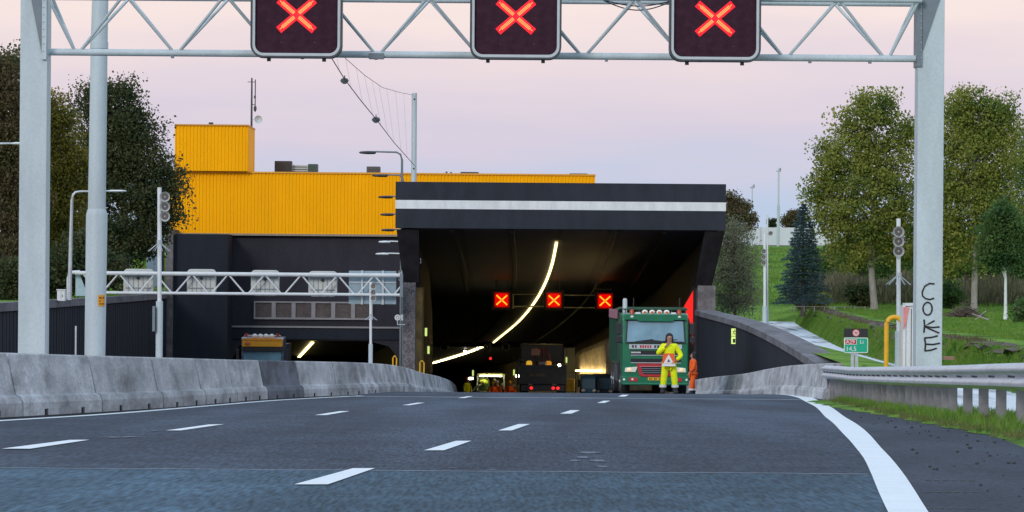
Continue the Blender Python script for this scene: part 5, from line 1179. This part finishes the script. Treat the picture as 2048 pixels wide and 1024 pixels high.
# lamp bar fixed low on the truck's left rear, shining on the crew
# ---- paver in the tunnel
DPv = 240.0
pv = thing('paver', 'asphalt paver with a green canopy standing deep in the right tube', 'paver', (P(983,700,DPv).x, DPv, zr(DPv)))
zg = zr(DPv); Zp = lambda y: P(983,y,DPv).z-zg; Xp = lambda x: P(x,700,DPv).x-P(983,700,DPv).x
PG = mat('paver_green', (.07,.13,.03), .5, 0, .4, 2, emis=None)
def vb(name, m, x0,x1,y0,y1,z0,z1,par=None,bevel=0): q = MB(); q.bb(x0,x1,y0,y1,z0,z1); return q.build(name, m, par or pv, local=True, bevel=bevel)
q = MB(); q.loft([[(x, y, Zp(750)+.12*(1-(x/1.1)**2)+h) for x in np.linspace(Xp(953),Xp(1014),9)] for y in (0,2.4) for h in (0,)]); q.v += []; q.build('canopy_roof', mat('canopy_pale_green', (.45,.50,.18), .5), pv, local=True); 
vb('canopy_edge', mat('canopy_edge', (.50,.52,.25), .5, 0, 0), Xp(957),Xp(1010),-.05,0,Zp(750.5),Zp(748))
q = MB(); q.bb(Xp(960),Xp(1004),-.3,-.22,Zp(752.5),Zp(751.3)); q.build('added_work_light', GLOWL, pv, local=True)  # lamp bar added under the canopy to light the workers
for x in (955,1009): q = MB(); q.tube([(Xp(x),.1,.8),(Xp(x),.1,Zp(749))], .05, 8); q.build('canopy_post', LIGHTG, pv, local=True)
q = MB(); q.prism([(Xp(954),.6),(Xp(982),.6),(Xp(979),Zp(762)),(Xp(972),Zp(752)),(Xp(956),Zp(752))], .5,2.2); q.build('engine_hood', PG, pv, local=True, bevel=.06)
q = MB(); q.ell((Xp(968),.3,Zp(765)),(.30,.3,.22)); q.build('seat', mat('lime_hood', (.35,.42,.05), .5, 0, .2), pv, local=True, smooth=True)
vb('hopper', DARK, Xp(955),Xp(1012),-1.0,.4,.2,Zp(782),bevel=.04); vb('screed', STEELD, Xp(950),Xp(1016),2.5,3.3,.15,.6)
q = MB(); q.tube([(Xp(944),-.4,Zp(782)),(Xp(957),-.4,Zp(772)),(Xp(965),-.4,Zp(769))], .08, 8); q.build('lever', LIGHTG, pv, local=True); q = MB(); q.tube([(Xp(990),-.2,Zp(758)),(Xp(994),-.2,Zp(768)),(Xp(1000),-.2,Zp(775))], .05, 8); q.build('lever', LIGHTG, pv, local=True)
for s_ in (-1,1): vb('crawler_track', RUBBER, s_*.75-.18,s_*.75+.18,-.2,2.6,.0,.55,bevel=.1)
q = None
def added_light_tower(px, d, yt, label, m_):  # invented lamp stands, put in to give the tunnel crew light
    p_ = P(px,700,d); t = thing('added_light_stand', label, 'work lamp', (p_.x,d,zr(d)), 'added work light stands in the tunnel'); top = P(px,yt,d)
    for a in (0,2.1,4.2):
        q = MB(); q.tube([(p_.x+.35*math.cos(a),d+.35*math.sin(a),zr(d)),(p_.x,d,zr(d)+.9)], .025, 5); q.build('leg', DARK, t)
    q = MB(); q.tube([(p_.x,d,zr(d)+.85),(p_.x,d,top.z)], .025, 6); q.build('pole', DARK, t)
    q = MB(); q.bb(p_.x-.16,p_.x+.16,d-.02,d+.08,top.z-.09,top.z+.09); h = q.build('head', DARK, t)
    q = MB(); q.bb(p_.x-.12,p_.x+.12,d+.081 if m_ else d-.03,d+.09 if m_ else d-.021,top.z-.06,top.z+.06); q.build('lens', GLOWW, h)
added_light_tower(942, 217, 757, 'added work light stand beside the worker in yellow, near the barrier end', False)
added_light_tower(1036, 221, 752, 'added work light stand just left of the dark truck', False)
# ---- blue vehicles behind the green truck
def small_truck(px, d, w_, h_, mbody, label, lattice=False):
    t = thing('blue_truck', label, 'truck', (P(px,700,d).x, d, zr(d))); 
    def sb_(name, m, x0,x1,y0,y1,z0,z1,par=None,bevel=0): q = MB(); q.bb(x0,x1,y0,y1,z0,z1); return q.build(name, m, par or t, local=True, bevel=bevel)
    c = sb_('cab', mbody, -w_/2,w_/2,0,1.9,.55,h_,bevel=.12); sb_('windscreen', GLASS, -w_*.42,w_*.42,-.02,-.001,h_*.55,h_*.88,c)
    sb_('bumper', DARK, -w_/2,w_/2,-.08,.3,.35,.6); sb_('load_body', mbody, -w_/2,w_/2,2.1,6.0,.8,h_*.95,bevel=.04)
    for s_ in (-1,1):
        q = MB(); q.ell((s_*w_*.36,-.05,.75),(.11,.04,.08)); q.build('headlight', LENS, t, local=True)
        wheel(t, s_*(w_/2-.16), .9, .42, .28); wheel(t, s_*(w_/2-.16), 5, .42, .28); sb_('mirror', BLACK, s_*(w_/2+.12)-.07,s_*(w_/2+.12)+.07,.05,.15,h_*.6,h_*.85)
    if lattice:
        q = MB()
        for k in range(6):
            x = -w_/2+.1+k*(w_-.2)/6; q.tube([(x,-.06,h_*.55),(x+(w_-.2)/12,-.06,h_*.9),(x+(w_-.2)/6,-.06,h_*.55)], .03, 5)
        q.build('lattice_guard', mat('lattice_blue', (.08,.22,.38), .5), t, local=True)
small_truck(1178, 199, .80, 1.55, BLUEP, 'small low blue works vehicle below the silver trailer, nearer the dark truck')
small_truck(1209, 201, .95, 1.62, mat('dark_blue_paint', (.02,.05,.10), .5), 'low dark blue vehicle with lattice guard tight behind the green truck', True)
t_ = thing('roller', 'small machine with a dark roll frame right of the dark truck', 'road roller', (P(1143,700,212).x,212,zr(212))); zq = P(1143,744,212).z-zr(212)
q = MB(); q.tube([(-.35,0,.8),(-.35,0,zq),(.25,0,zq),(.25,0,.8)], .05, 8); q.build('roll_frame', DARK, t_, local=True)
q = MB(); q.bb(-.3,.2,.2,1.4,.5,1.6); q.build('body', mat('yellow_machine', (.45,.33,.06), .5, 0, .3), t_, local=True, bevel=.06)
q = MB(); ring = lambda xx, rr: [(xx, .3+rr*math.cos(a), .45+rr*math.sin(a)) for a in np.linspace(0,2*math.pi,20,endpoint=False)]; q.loft([ring(-.45,.45),ring(.35,.45)], closed=True, cap=True); q.build('drum', STEELD, t_, local=True)
# ---- ribbed silver trailer parked behind the green truck
TA, TB = Vector((5.35, 209, 0)), Vector((4.05, 238, 0)); tdir = (TB-TA).normalized(); tn_ = Vector((tdir.y, -tdir.x, 0)); TL = (TB-TA).length
sv = thing('trailer', 'long pale ribbed trailer lit yellow, standing just left of the green truck inside the tunnel', 'trailer', (TA.x, TA.y, zr(TA.y)))
def tz(s_): return zr(TA.y+tdir.y*s_)
SILV = mat('ribbed_silver', (.74,.66,.50), .42, .2, .3, .5, (1,.6,1), var2=.25, scale2=3)
q = MB(); rings = []
sh_ = [(0,.95),(0,3.55),(.12,3.82),(.4,3.98),(2.1,3.98),(2.4,3.82),(2.5,3.55),(2.5,.95)]
for s_ in list(np.linspace(0, TL-.5, 10))+[TL-.25, TL]:
    k_ = 0 if s_ < TL-.3 else (.15 if s_ < TL-.1 else .55)
    rings.append([TA+tdir*s_+tn_*(x+(k_ if x < 1.2 else -k_))+Vector((0,0,tz(s_)+z-(k_*.8 if z > 3 else 0))) for x, z in sh_])
q.loft(rings, closed=True, cap=True); tb_ = q.build('tank_body', SILV, sv)
q = MB()
for s_ in np.arange(.3, TL-.5, .55): q.tube([TA+tdir*s_-tn_*.02+Vector((0,0,tz(s_)+z)) for z in (1.0,3.5)]+[TA+tdir*s_+tn_*.12+Vector((0,0,tz(s_)+3.82))], .05, 6)
q.build('ribs', SILV, tb_)
for f0, f1 in ((.5,TL*.28),(TL*.29,TL*.54),(TL*.55,TL*.80)):  # glowing tubes added as the side's bright band, also lighting the ribs
    q = MB(); q.tube([TA+tdir*s_-tn_*.30+Vector((0,0,P(0,733,TA.y+tdir.y*s_).z+.02)) for s_ in np.linspace(f0, f1, 5)], .045, 6); q.build('added_glow_tube', mat('glow_tube_emission', (.9,.8,.5), .5, 0, 0, emis=(1,.74,.34), es=13), sv)
for s_ in (2.5, 4.0, TL-6, TL-4.6):
    for o_ in (.3, 2.2):
        c_ = TA+tdir*s_+tn_*o_; q = MB(); q.loft([[c_+tn_*x+tdir*(.5*math.cos(a))+Vector((0,0,tz(s_)+.5+.5*math.sin(a))) for a in np.linspace(0,2*math.pi,16,endpoint=False)] for x in (-.2,.2)], closed=True, cap=True); q.build('wheel', RUBBER, sv)
q = MB(); q.loft([[TA+tdir*s_+tn_*x+Vector((0,0,tz(s_)+z)) for x,z in ((.4,.6),(.4,.93),(2.1,.93),(2.1,.6))] for s_ in (0,TL*.5,TL)], closed=True, cap=True); q.build('chassis', DARK, sv)
# ---- oncoming truck in the left carriageway
DO = 218.0
ot = thing('oncoming_truck', 'oncoming truck with orange sun visor and roof lamps behind the left barrier', 'truck', (P(525,700,DO).x, DO, zr(DO)))
zg = zr(DO); Zp = lambda y: P(525,y,DO).z-zg
def ob(name, m, x0,x1,y0,y1,z0,z1,par=None,bevel=0): q = MB(); q.bb(x0,x1,y0,y1,z0,z1); return q.build(name, m, par or ot, local=True, bevel=bevel)
OC = mat('truck_blue_grey', (.07,.10,.14), .4, 0, .1)
q = MB(); q.loft([[(s_*1.24, y, z) for y, z in ((0,.5),(0,Zp(712)),(.12,Zp(701)),(.2,Zp(678)),(.6,Zp(674)),(2.2,Zp(674)),(2.2,.5))] for s_ in (-1,1)], closed=True, cap=True); oc = q.build('cab', OC, ot, local=True, bevel=.06)
ob('windscreen', GLASS, -1.08,1.08,-.06,-.001,Zp(728),Zp(703),oc)
ob('sun_visor', mat('visor_amber', (.85,.36,.01), .5, 0, .05), -1.18,1.18,-.22,.1,Zp(693.5),Zp(681.5),bevel=.03)
ob('visor_stripe', ORANGE, -1.20,1.20,-.24,.1,Zp(681),Zp(676.5)); ob('visor_shadow_board', BLACK, -1.15,1.15,-.20,.0,Zp(702.5),Zp(694.2))
q = MB(); q.ell((-.86,-.235,Zp(687)),(.18,.02,.11)); q.build('red_emblem', mat('emblem', (.6,.14,.05), .5), ot, local=True)
for k in range(4): q = MB(); q.ell((-.45+k*.33,-.05,Zp(672)),(.15,.10,.13),12,7); q.build('roof_lamp', LENS, ot, local=True, smooth=True)
q = MB(); q.tube([(-1.05,.05,Zp(677)),(-1.05,.05,Zp(671)),(1.05,.05,Zp(671)),(1.05,.05,Zp(677))], .03, 6); q.build('lamp_bar', GALV, ot, local=True)
for x in (-.95,.88): q = MB(); q.tube([(x,.1,Zp(674)),(x,.1,Zp(667))], .11, 10); q.build('beacon', mat('beacon_dull_red', (.35,.05,.03), .4), ot, local=True, smooth=True)
for s_ in (-1,1):
    ob('marker_lamp', SIGNW, s_*1.05-.15,s_*1.05+.15,-.26,-.2,Zp(677.5),Zp(675)); ob('mirror', BLACK, s_*1.45-.10,s_*1.45+.10,0,.12,Zp(720),Zp(698),bevel=.02)
    q = MB(); q.tube([(s_*1.2,.1,Zp(700)),(s_*1.45,.06,Zp(699))], .025, 6); q.build('mirror_arm', BLACK, ot, local=True)
    wheel(ot, s_*1.05, 1.2, .5, .33); wheel(ot, s_*1.0, 5.5, .5, .5)
    q = MB(); q.ell((s_*.95,-.03,.85),(.16,.04,.1)); q.build('headlight', LENS, ot, local=True)
ob('bumper', DARK, -1.24,1.24,-.1,.4,.35,.7,bevel=.03); ob('box_body', DKB, -1.2,1.2,2.4,8.0,1.0,Zp(690)); ob('grille', BLACK, -.8,.8,-.02,-.001,.9,1.6)
# ================================================================ VEGETATION
def card_mesh(name, C, size, mat_, parent=None, loc=None, aspect=.75, up=None):
    n = len(C); C = np.asarray(C); sz = size*(.6+.8*rng.random(n))[:,None]
    a = rng.normal(size=(n,3)); a /= np.linalg.norm(a,axis=1)[:,None]; r = rng.normal(size=(n,3)); b = np.cross(a, r); b /= np.linalg.norm(b,axis=1)[:,None]
    if up is not None: a = up/np.linalg.norm(up,axis=1)[:,None]; b = np.cross(a, r); b /= np.linalg.norm(b,axis=1)[:,None]
    off = np.array(wl(parent) if parent else loc)
    V = np.empty((n,4,3)); V[:,0] = C-a*sz*.5; V[:,1] = C+b*sz*.5*aspect; V[:,2] = C+a*sz*.5; V[:,3] = C-b*sz*.5*aspect
    V = (V-off).reshape(-1,3); me = bpy.data.meshes.new(name); me.vertices.add(n*4); me.vertices.foreach_set('co', V.ravel())
    me.loops.add(n*4); me.loops.foreach_set('vertex_index', np.arange(n*4)); me.polygons.add(n)
    me.polygons.foreach_set('loop_start', np.arange(0,n*4,4)); me.polygons.foreach_set('loop_total', np.full(n,4)); me.update(); me.validate()
    me.materials.append(mat_); o = bpy.data.objects.new(name, me); COL.objects.link(o)
    if parent: o.parent = parent
    elif loc is not None: o.location = loc
    return o
def crown_pts(blobs, d, n, depth=.8, clump=.30, fill=.35):
    out = []; cl = []
    A = np.array([b[2]*b[3] for b in blobs], float); A /= A.sum()
    for (px,py,rx,ry), a in zip(blobs, A):
        c = np.array(P(px,py,d)); R = np.array([rx, min(rx,ry)*depth, ry])*d/F
        m = max(5, int(a*n/85)); 
        for _ in range(m):
            v = rng.normal(size=3); v /= np.linalg.norm(v); r = fill+(1-fill)*rng.random()**.6
            cc = c+v*R*r*(1+.10*rng.normal()); cl.append(cc); s_ = clump*(.45+1.0*rng.random()); k = max(8, int(a*n/m*(s_/clump)**1.5))
            out.append(cc+np.clip(rng.normal(size=(k,3)),-1.9,1.9)*s_*np.array([1,1,.6]))
    return np.concatenate(out), cl
def tree(name, label, cat, base, d, r, blobs, n, leaf, lm, bark, top=None, depth=.8, clump=.30, group=None, fill=.35, nb=26):
    b0 = P(base[0],base[1],d); t = thing(name, label, cat, b0, group)
    pts, cl = crown_pts(blobs, d, n, depth, clump, fill)
    card_mesh('crown', pts, leaf, lm, t)
    tp = P(*(top or (blobs[0][0], blobs[0][1])), d); q = MB()
    m1 = b0+(tp-b0)*.35+Vector((rng.normal()*r*.6,0,0)); m2 = b0+(tp-b0)*.7+Vector((rng.normal()*r,0,0))
    q.tube([b0-Vector((0,0,.3)), b0+Vector((0,0,.15)), m1, m2, tp], [r*1.4,r,r*.8,r*.5,r*.2], 10)
    idx = rng.choice(len(cl), min(nb, len(cl)), replace=False)
    for i in idx:
        e = Vector(cl[i]); f_ = min(.95, max(.25, ((e.z-b0.z)/(tp.z-b0.z+.01))*.75)); s0 = b0+(tp-b0)*f_
        q.tube([s0, s0+(e-s0)*.5+Vector((0,0,.25)), e], [r*.38,r*.22,r*.06], 5)
    q.build('trunk', bark, t, smooth=True); return t
# right side
tree('maple_tree','broad olive green maple tree left of the right gantry post','tree',(1748,614),200,.19,[(1745,400,85,125),(1700,300,55,80),(1790,330,45,100),(1720,235,38,50),(1765,225,30,42),(1660,330,32,60),(1665,420,42,55),(1700,480,60,55),(1790,470,50,70),(1640,390,22,40),(1810,270,22,40),(1730,205,14,22),(1772,205,10,20)],48000,.138,L_OLIVE,BARKP,top=(1745,240),clump=.32,group='broadleaf trees on the right lawn')
tree('maple_tree','tall green tree with sparse twiggy top right of the gantry post','tree',(1948,612),195,.17,[(1950,380,70,140),(1900,400,45,130),(1985,330,50,110),(1960,250,48,55),(1915,260,35,60),(2005,260,28,50),(2000,440,50,80),(1905,500,40,55),(1950,205,35,32),(1990,215,30,30),(1925,215,22,30)],48000,.134,L_OLIVE,BARKP,top=(1960,210),clump=.34,group='broadleaf trees on the right lawn')
tree('tree','tree at the right picture edge behind the weeping tree','tree',(2075,612),205,.2,[(2075,400,65,120),(2085,300,50,80),(2050,345,22,60),(2060,470,40,60)],18000,.12,L_GREEN,BARK,top=(2075,300),clump=.32,group='broadleaf trees on the right lawn')
tree('tree','dark slender tree between the gantry post and the taller green tree','tree',(1905,610),215,.14,[(1885,470,35,80),(1870,520,30,45),(1910,530,35,30)],7000,.16,L_GREEN,BARK,top=(1895,430),group='broadleaf trees on the right lawn')
tree('tree','dark trunked tree just behind the pale maple trunk','tree',(1713,612),222,.16,[(1725,520,35,30),(1690,510,32,32),(1760,515,32,30)],5000,.16,L_GREEN,BARK,top=(1722,480),group='broadleaf trees on the right lawn')
q_t = tree('weeping_tree','small weeping tree with a white trunk at the right edge of the lawn','tree',(2011,624),150,.065,[(2006,450,36,45),(2005,500,45,48),(1985,480,25,50),(2030,480,26,50),(2007,415,18,18)],16000,.10,L_GREEN,WHITEP,top=(2008,430),clump=.18)
tree('tree','dark thin tree to the right of the gantry post, behind its graffiti','tree',(1925,612),225,.12,[(1935,520,32,30),(1975,525,30,26)],4000,.16,L_GREEN,BARK,top=(1930,490),group='broadleaf trees on the right lawn')
for (bx_,by_,d,bl_,n,lf,m,lab,cat) in [
  ((1735,612),0,212,[(1727,595,26,22),(1712,580,18,18)],5000,.14,L_DARK,'dark ivy bush at the foot of the pale maple trunk','bush'),
  ((2046,640),0,140,[(2050,625,18,24)],2500,.09,L_GREEN,'round dark green bush at the right picture edge','bush'),
  ((1604,620),0,205,[(1604,603,17,18)],2500,.09,L_DARK,'round dark clipped bush left beneath the blue spruce','bush'),
  ((1641,618),0,207,[(1641,603,17,17)],2500,.09,L_OLIVE,'round olive clipped bush right beneath the blue spruce','bush'),
  ((1895,612),0,208,[(1900,590,26,24)],4000,.12,L_GREEN,'green bush between the gantry post and the brush pile','bush')]:
    b0 = P(bx_[0],bx_[1],d); t_ = thing('bush', lab, cat, b0); pts,_ = crown_pts(bl_, d, n, .9, .16, .4); card_mesh('foliage', pts, lf, m, t_)
    q = MB()
    for k in range(5): q.tube([b0, b0+Vector((rng.normal()*.25,rng.normal()*.2,.5))], .03, 5)
    q.build('stems', BARK, t_)
tree('willow_bush','grey-green willow thicket right of the canopy','bush',(1470,640),212,.10,[(1465,560,42,60),(1450,500,30,60),(1490,540,26,60),(1470,470,34,32),(1495,590,20,40),(1440,580,22,50),(1475,610,26,20)],22000,.09,L_GREY,BRANCH,top=(1468,460),clump=.30,fill=.2,nb=50)
tree('tree','brownish autumn tree behind the right end of the canopy','tree',(1470,500),320,.2,[(1474,420,28,34),(1462,405,20,22),(1492,440,18,28),(1455,440,18,30)],9000,.17,L_BROWN,BARK,top=(1472,400),clump=.3)
tree('tree','small brown tree far off beyond the white wall','tree',(1580,490),420,.2,[(1580,440,18,18),(1592,432,12,14)],3500,.2,L_BROWN,BARK,top=(1582,430),clump=.3)
tree('tree','tiny dark tree beside the taller far mast','tree',(1545,480),425,.15,[(1546,448,9,9)],1200,.2,L_DARK,BARK,top=(1546,445),clump=.2)
# blue spruce
ds_ = 200.0; b0 = P(1606,622,ds_); sp = thing('blue_spruce', 'dark blue-green spruce on the lawn in front of the green dyke', 'tree', b0)
tp = P(1606,408,ds_); H = tp.z-b0.z; q = MB(); q.tube([b0-Vector((0,0,.3)), tp], [.14,.02], 8); q.build('trunk', BARK, sp)
pts = []; ups = []; q = MB()
for i in range(34):
    f = .10+.88*(i/33)**.92; z = b0.z+H*f; R = (1-f)**.72*1.62*(.82+.3*rng.random())+.04
    for k in range(11 if f < .7 else 8):
        a = 2*math.pi*(k/ (11 if f<.7 else 8)+rng.random()*.08)+i*.7; rl = R*(.75+.4*rng.random()); dirv = np.array([math.cos(a), math.sin(a), 0])
        e = np.array([b0.x,b0.y,z])+dirv*rl+np.array([0,0,-.16*rl+.06]); q.tube([(b0.x,b0.y,z), Vector(e)], [.02,.006], 4)
        m = int(60*rl)+12; tt = (.15+.85*rng.random(m)**.7)[:,None]; wdt = .13*rl*(1-tt*.5)+.02
        side = np.array([-math.sin(a), math.cos(a), 0])
        pp_ = np.array([b0.x,b0.y,z])+(e-np.array([b0.x,b0.y,z]))*tt+side*rng.normal(size=(m,1))*wdt+np.array([0,0,1])*(rng.normal(size=(m,1))*.035+.02)
        pts.append(pp_); ups.append(np.tile(dirv+np.array([0,0,.2]),(m,1))+rng.normal(size=(m,3))*.5)
q.build('branches', BARK, sp); card_mesh('needles', np.concatenate(pts), .11, L_BLUE, sp, aspect=.45, up=np.concatenate(ups))
# brush pile and low rail
c = P(1930,634,130); t_ = thing('brush_pile','heap of cut brown branches on the lawn right of the gantry post','brush pile',c); q = MB()
for k in range(230):
    a = rng.random()*6.28; x = rng.normal()*.28; zz = abs(rng.normal())*.17*(1-min(1,abs(x)/.8)); l = .25+.3*rng.random(); th = rng.normal()*.5
    q.tube([(c.x+x-l/2*math.cos(a),c.y+rng.normal()*.3,c.z+zz-l*.3*th*.3),(c.x+x+l/2*math.cos(a),c.y+rng.normal()*.3,c.z+zz+abs(l*th*.5))], .009, 4)
q.build('branches', BRANCH, t_); q = MB(); q.tube([P(1945,628,129.5),P(1978,640,129)], .03, 6); q.tube([P(1950,640,129.3),P(1972,622,129.4)], .02, 5); q.build('pale_sticks', BARKP, t_)
t_ = thing('low_rail','low wire rail on thin posts running below the blue spruce','fence',P(1660,622,196)); q = MB(); x_s = np.linspace(1588,1730,8)
q.tube([P(x,613+.01*(x-1588),196) for x in x_s], .012, 5); q.build('rail', BARKP, t_); 
for x in x_s: q = MB(); q.tube([P(x,623,196),P(x,612.5,196)], .025, 6); q.build('post', BARKP, t_)
# reeds behind the lawn
n = 26000; X_r = P(1640,600,225).x; xs_ = rng.uniform(P(1590,600,228).x, P(2075,600,228).x, n); ys_ = rng.uniform(223,236,n); hh = rng.uniform(.9,2.0,n)*(.75+.35*np.sin(xs_*.7)**2)
C = np.stack([xs_,ys_,-1.35+hh*rng.random(n)**.6],1); up_ = np.tile([0,0,1.],(n,1))+rng.normal(size=(n,3))*.18
tag(card_mesh('reed_bed', C, .42, L_REED, loc=(25,228,-1.3), aspect=.13, up=up_), kind='stuff')
# grass blades: verge, bank, lawn edge
def blades(name, X, Y, Z, h, m=L_GRASS, w_=.12, lean=.35):
    n = len(X); up_ = np.tile([0,0,1.],(n,1))+rng.normal(size=(n,3))*lean; C = np.stack([X,Y,Z+h*.35],1)
    return tag(card_mesh(name, C, h, m, loc=(float(X[0]),float(Y[0]),float(Z[0])), aspect=w_, up=up_), kind='stuff')
n = 26000; Y = 24+57*rng.random(n)**.8; t_ = rng.random(n)
cxv = np.array([cx(y) for y in Y]); zv = np.array([zr(y) for y in Y]); inner = 4.85+.12*np.sin(Y*1.3)+.08*np.sin(Y*3.7)+.15*rng.normal(size=n)*.5; gxv = np.array([gx(y) for y in Y])
X = np.maximum(cxv+inner, gxv-.75+.10*np.sin(Y*1.7)) ; X = X+t_*(gxv+.75-X); 
tuft = .6+.6*np.clip(np.sin(Y*2.1)+np.sin(X*9+Y),-.5,1)
blades('verge_grass', X, Y, zv+.01, .10, w_=.10, m=L_ROUGH, lean=.55)
n2 = 6000; sel = rng.choice(n, n2); blades('verge_grass_tufts', X[sel]+.1, Y[sel], zv[sel]+.03, .17, w_=.07)
q = MB(); rings = []
for y in np.arange(22, 83, 1.0):
    a = gx(y)-.66+.08*math.sin(y*1.7); rings.append([(a,y,zr(y)+.004),(a+.10,y,zr(y)+.025),(a+.6,y,zr(y)+.04),(a+1.6,y,zr(y)+.04)])
q.loft(rings); struct(q.build('verge', GRASSG))
for px,py in ((1995,850),(1960,838),(2018,848)):
    p_ = G(px,py); n3 = 500; blades('dry_grass_clump', p_.x+.12*rng.normal(size=n3), p_.y+.7*rng.normal(size=n3), np.full(n3,p_.z+.02), .12, m=L_BROWN, w_=.08, lean=.8)
n = 40000; Y = rng.uniform(78,222,n); rbv = np.array([rbank(y) for y in Y]); lzv = np.array([lz(y) for y in Y]); t_ = rng.random(n)
X = rbv-.05+.75*t_; Z = -2.5+(lzv+2.35)*np.clip(t_*1.25,0,1); blades('bank_grass', X, Y, Z, .20, w_=.12, lean=.5)
n = 45000; Y = rng.uniform(76,226,n); rbv = np.array([rbank(y) for y in Y]); X = rbv+2.0+(rng.random(n)**1.5)*14; Z = np.array([lz(y) for y in Y]); blades('lawn_grass', X, Y, Z, .13, w_=.18, lean=.6)
n = 9000; Y = rng.uniform(84,215,n); kk = np.sin(Y*.55)*np.sin(Y*.23+1); Y = Y[kk > .05]; n = len(Y); X = np.array([rbank(y) for y in Y])+.55+.8*rng.random(n); blades('dry_bank_grass', X, Y, np.array([lz(y) for y in Y])-.12+.1*rng.random(n), .16, m=L_BROWN, w_=.14, lean=.9)
n = 30000; Y = rng.uniform(222,300,n); X = rng.uniform(11,34,n); Z = np.array([lz(y) for y in Y]); blades('dyke_grass', X, Y, Z, .30, w_=.15, lean=.6)
# left side trees
LT = 'trees on the left bank'
tree('oak_tree','large dark green tree reaching over the left end of the yellow building','tree',(250,600),205,.25,[(245,420,85,110),(225,300,60,95),(280,300,45,70),(310,400,42,60),(240,210,38,50),(195,330,45,120),(300,460,38,45),(340,365,24,34),(345,430,20,26),(210,500,55,60),(270,500,30,40),(175,200,28,45),(205,180,24,30),(255,180,14,24),(318,330,22,30),(282,232,18,26)],60000,.15,L_DARK,BARK,top=(240,210),clump=.38,group=LT)
tree('tree','yellowing green tree between the gantry post and the thick mast','tree',(130,600),190,.2,[(125,330,38,90),(115,250,26,50),(135,420,42,70),(110,480,35,60),(150,350,25,50),(108,200,12,22)],30000,.13,L_YEL,BARK,top=(120,230),clump=.32,group=LT)
tree('tree','brown tinged tree at the left picture edge','tree',(10,610),185,.22,[(10,230,42,70),(20,330,45,90),(0,160,35,50),(15,460,50,80),(-30,300,50,120),(45,270,25,70),(20,130,14,26),(60,400,35,80)],36000,.14,L_BROWN,BARK,top=(10,160),clump=.32,group=LT)
tree('tree','dark green top of a tree behind the left gantry post','tree',(60,610),215,.22,[(60,300,60,120),(40,180,40,60),(90,260,30,60),(70,480,70,90),(15,130,26,40)],16000,.2,L_DARK,BARK,top=(60,200),clump=.36,group=LT)
tree('tree','low dark tree under the oak behind the left wall','tree',(180,602),180,.15,[(150,540,60,50),(90,560,50,40),(215,545,30,40),(20,560,50,45),(180,500,40,40)],22000,.15,L_DARK,BARK,top=(150,530),clump=.32,group=LT)
n = 16000; Y = rng.uniform(205,262,n); X = rng.uniform(-30,-21.5,n); Z = np.array([gz(y) for y in Y]); blades('left_bank_grass', X, Y, Z, .28, w_=.15, lean=.6)
bl_ = [(x, 505+12*math.sin(x*.05), 34, 38+8*math.sin(x*.11)) for x in range(1668, 2080, 36)]+[(x, 555, 30, 24) for x in range(1660, 2080, 42)]
pts, _c = crown_pts(bl_, 252, 42000, .7, .34, .3)
tag(card_mesh('background_thicket', pts, .17, L_GREEN, loc=P(1860,560,252)), kind='stuff')
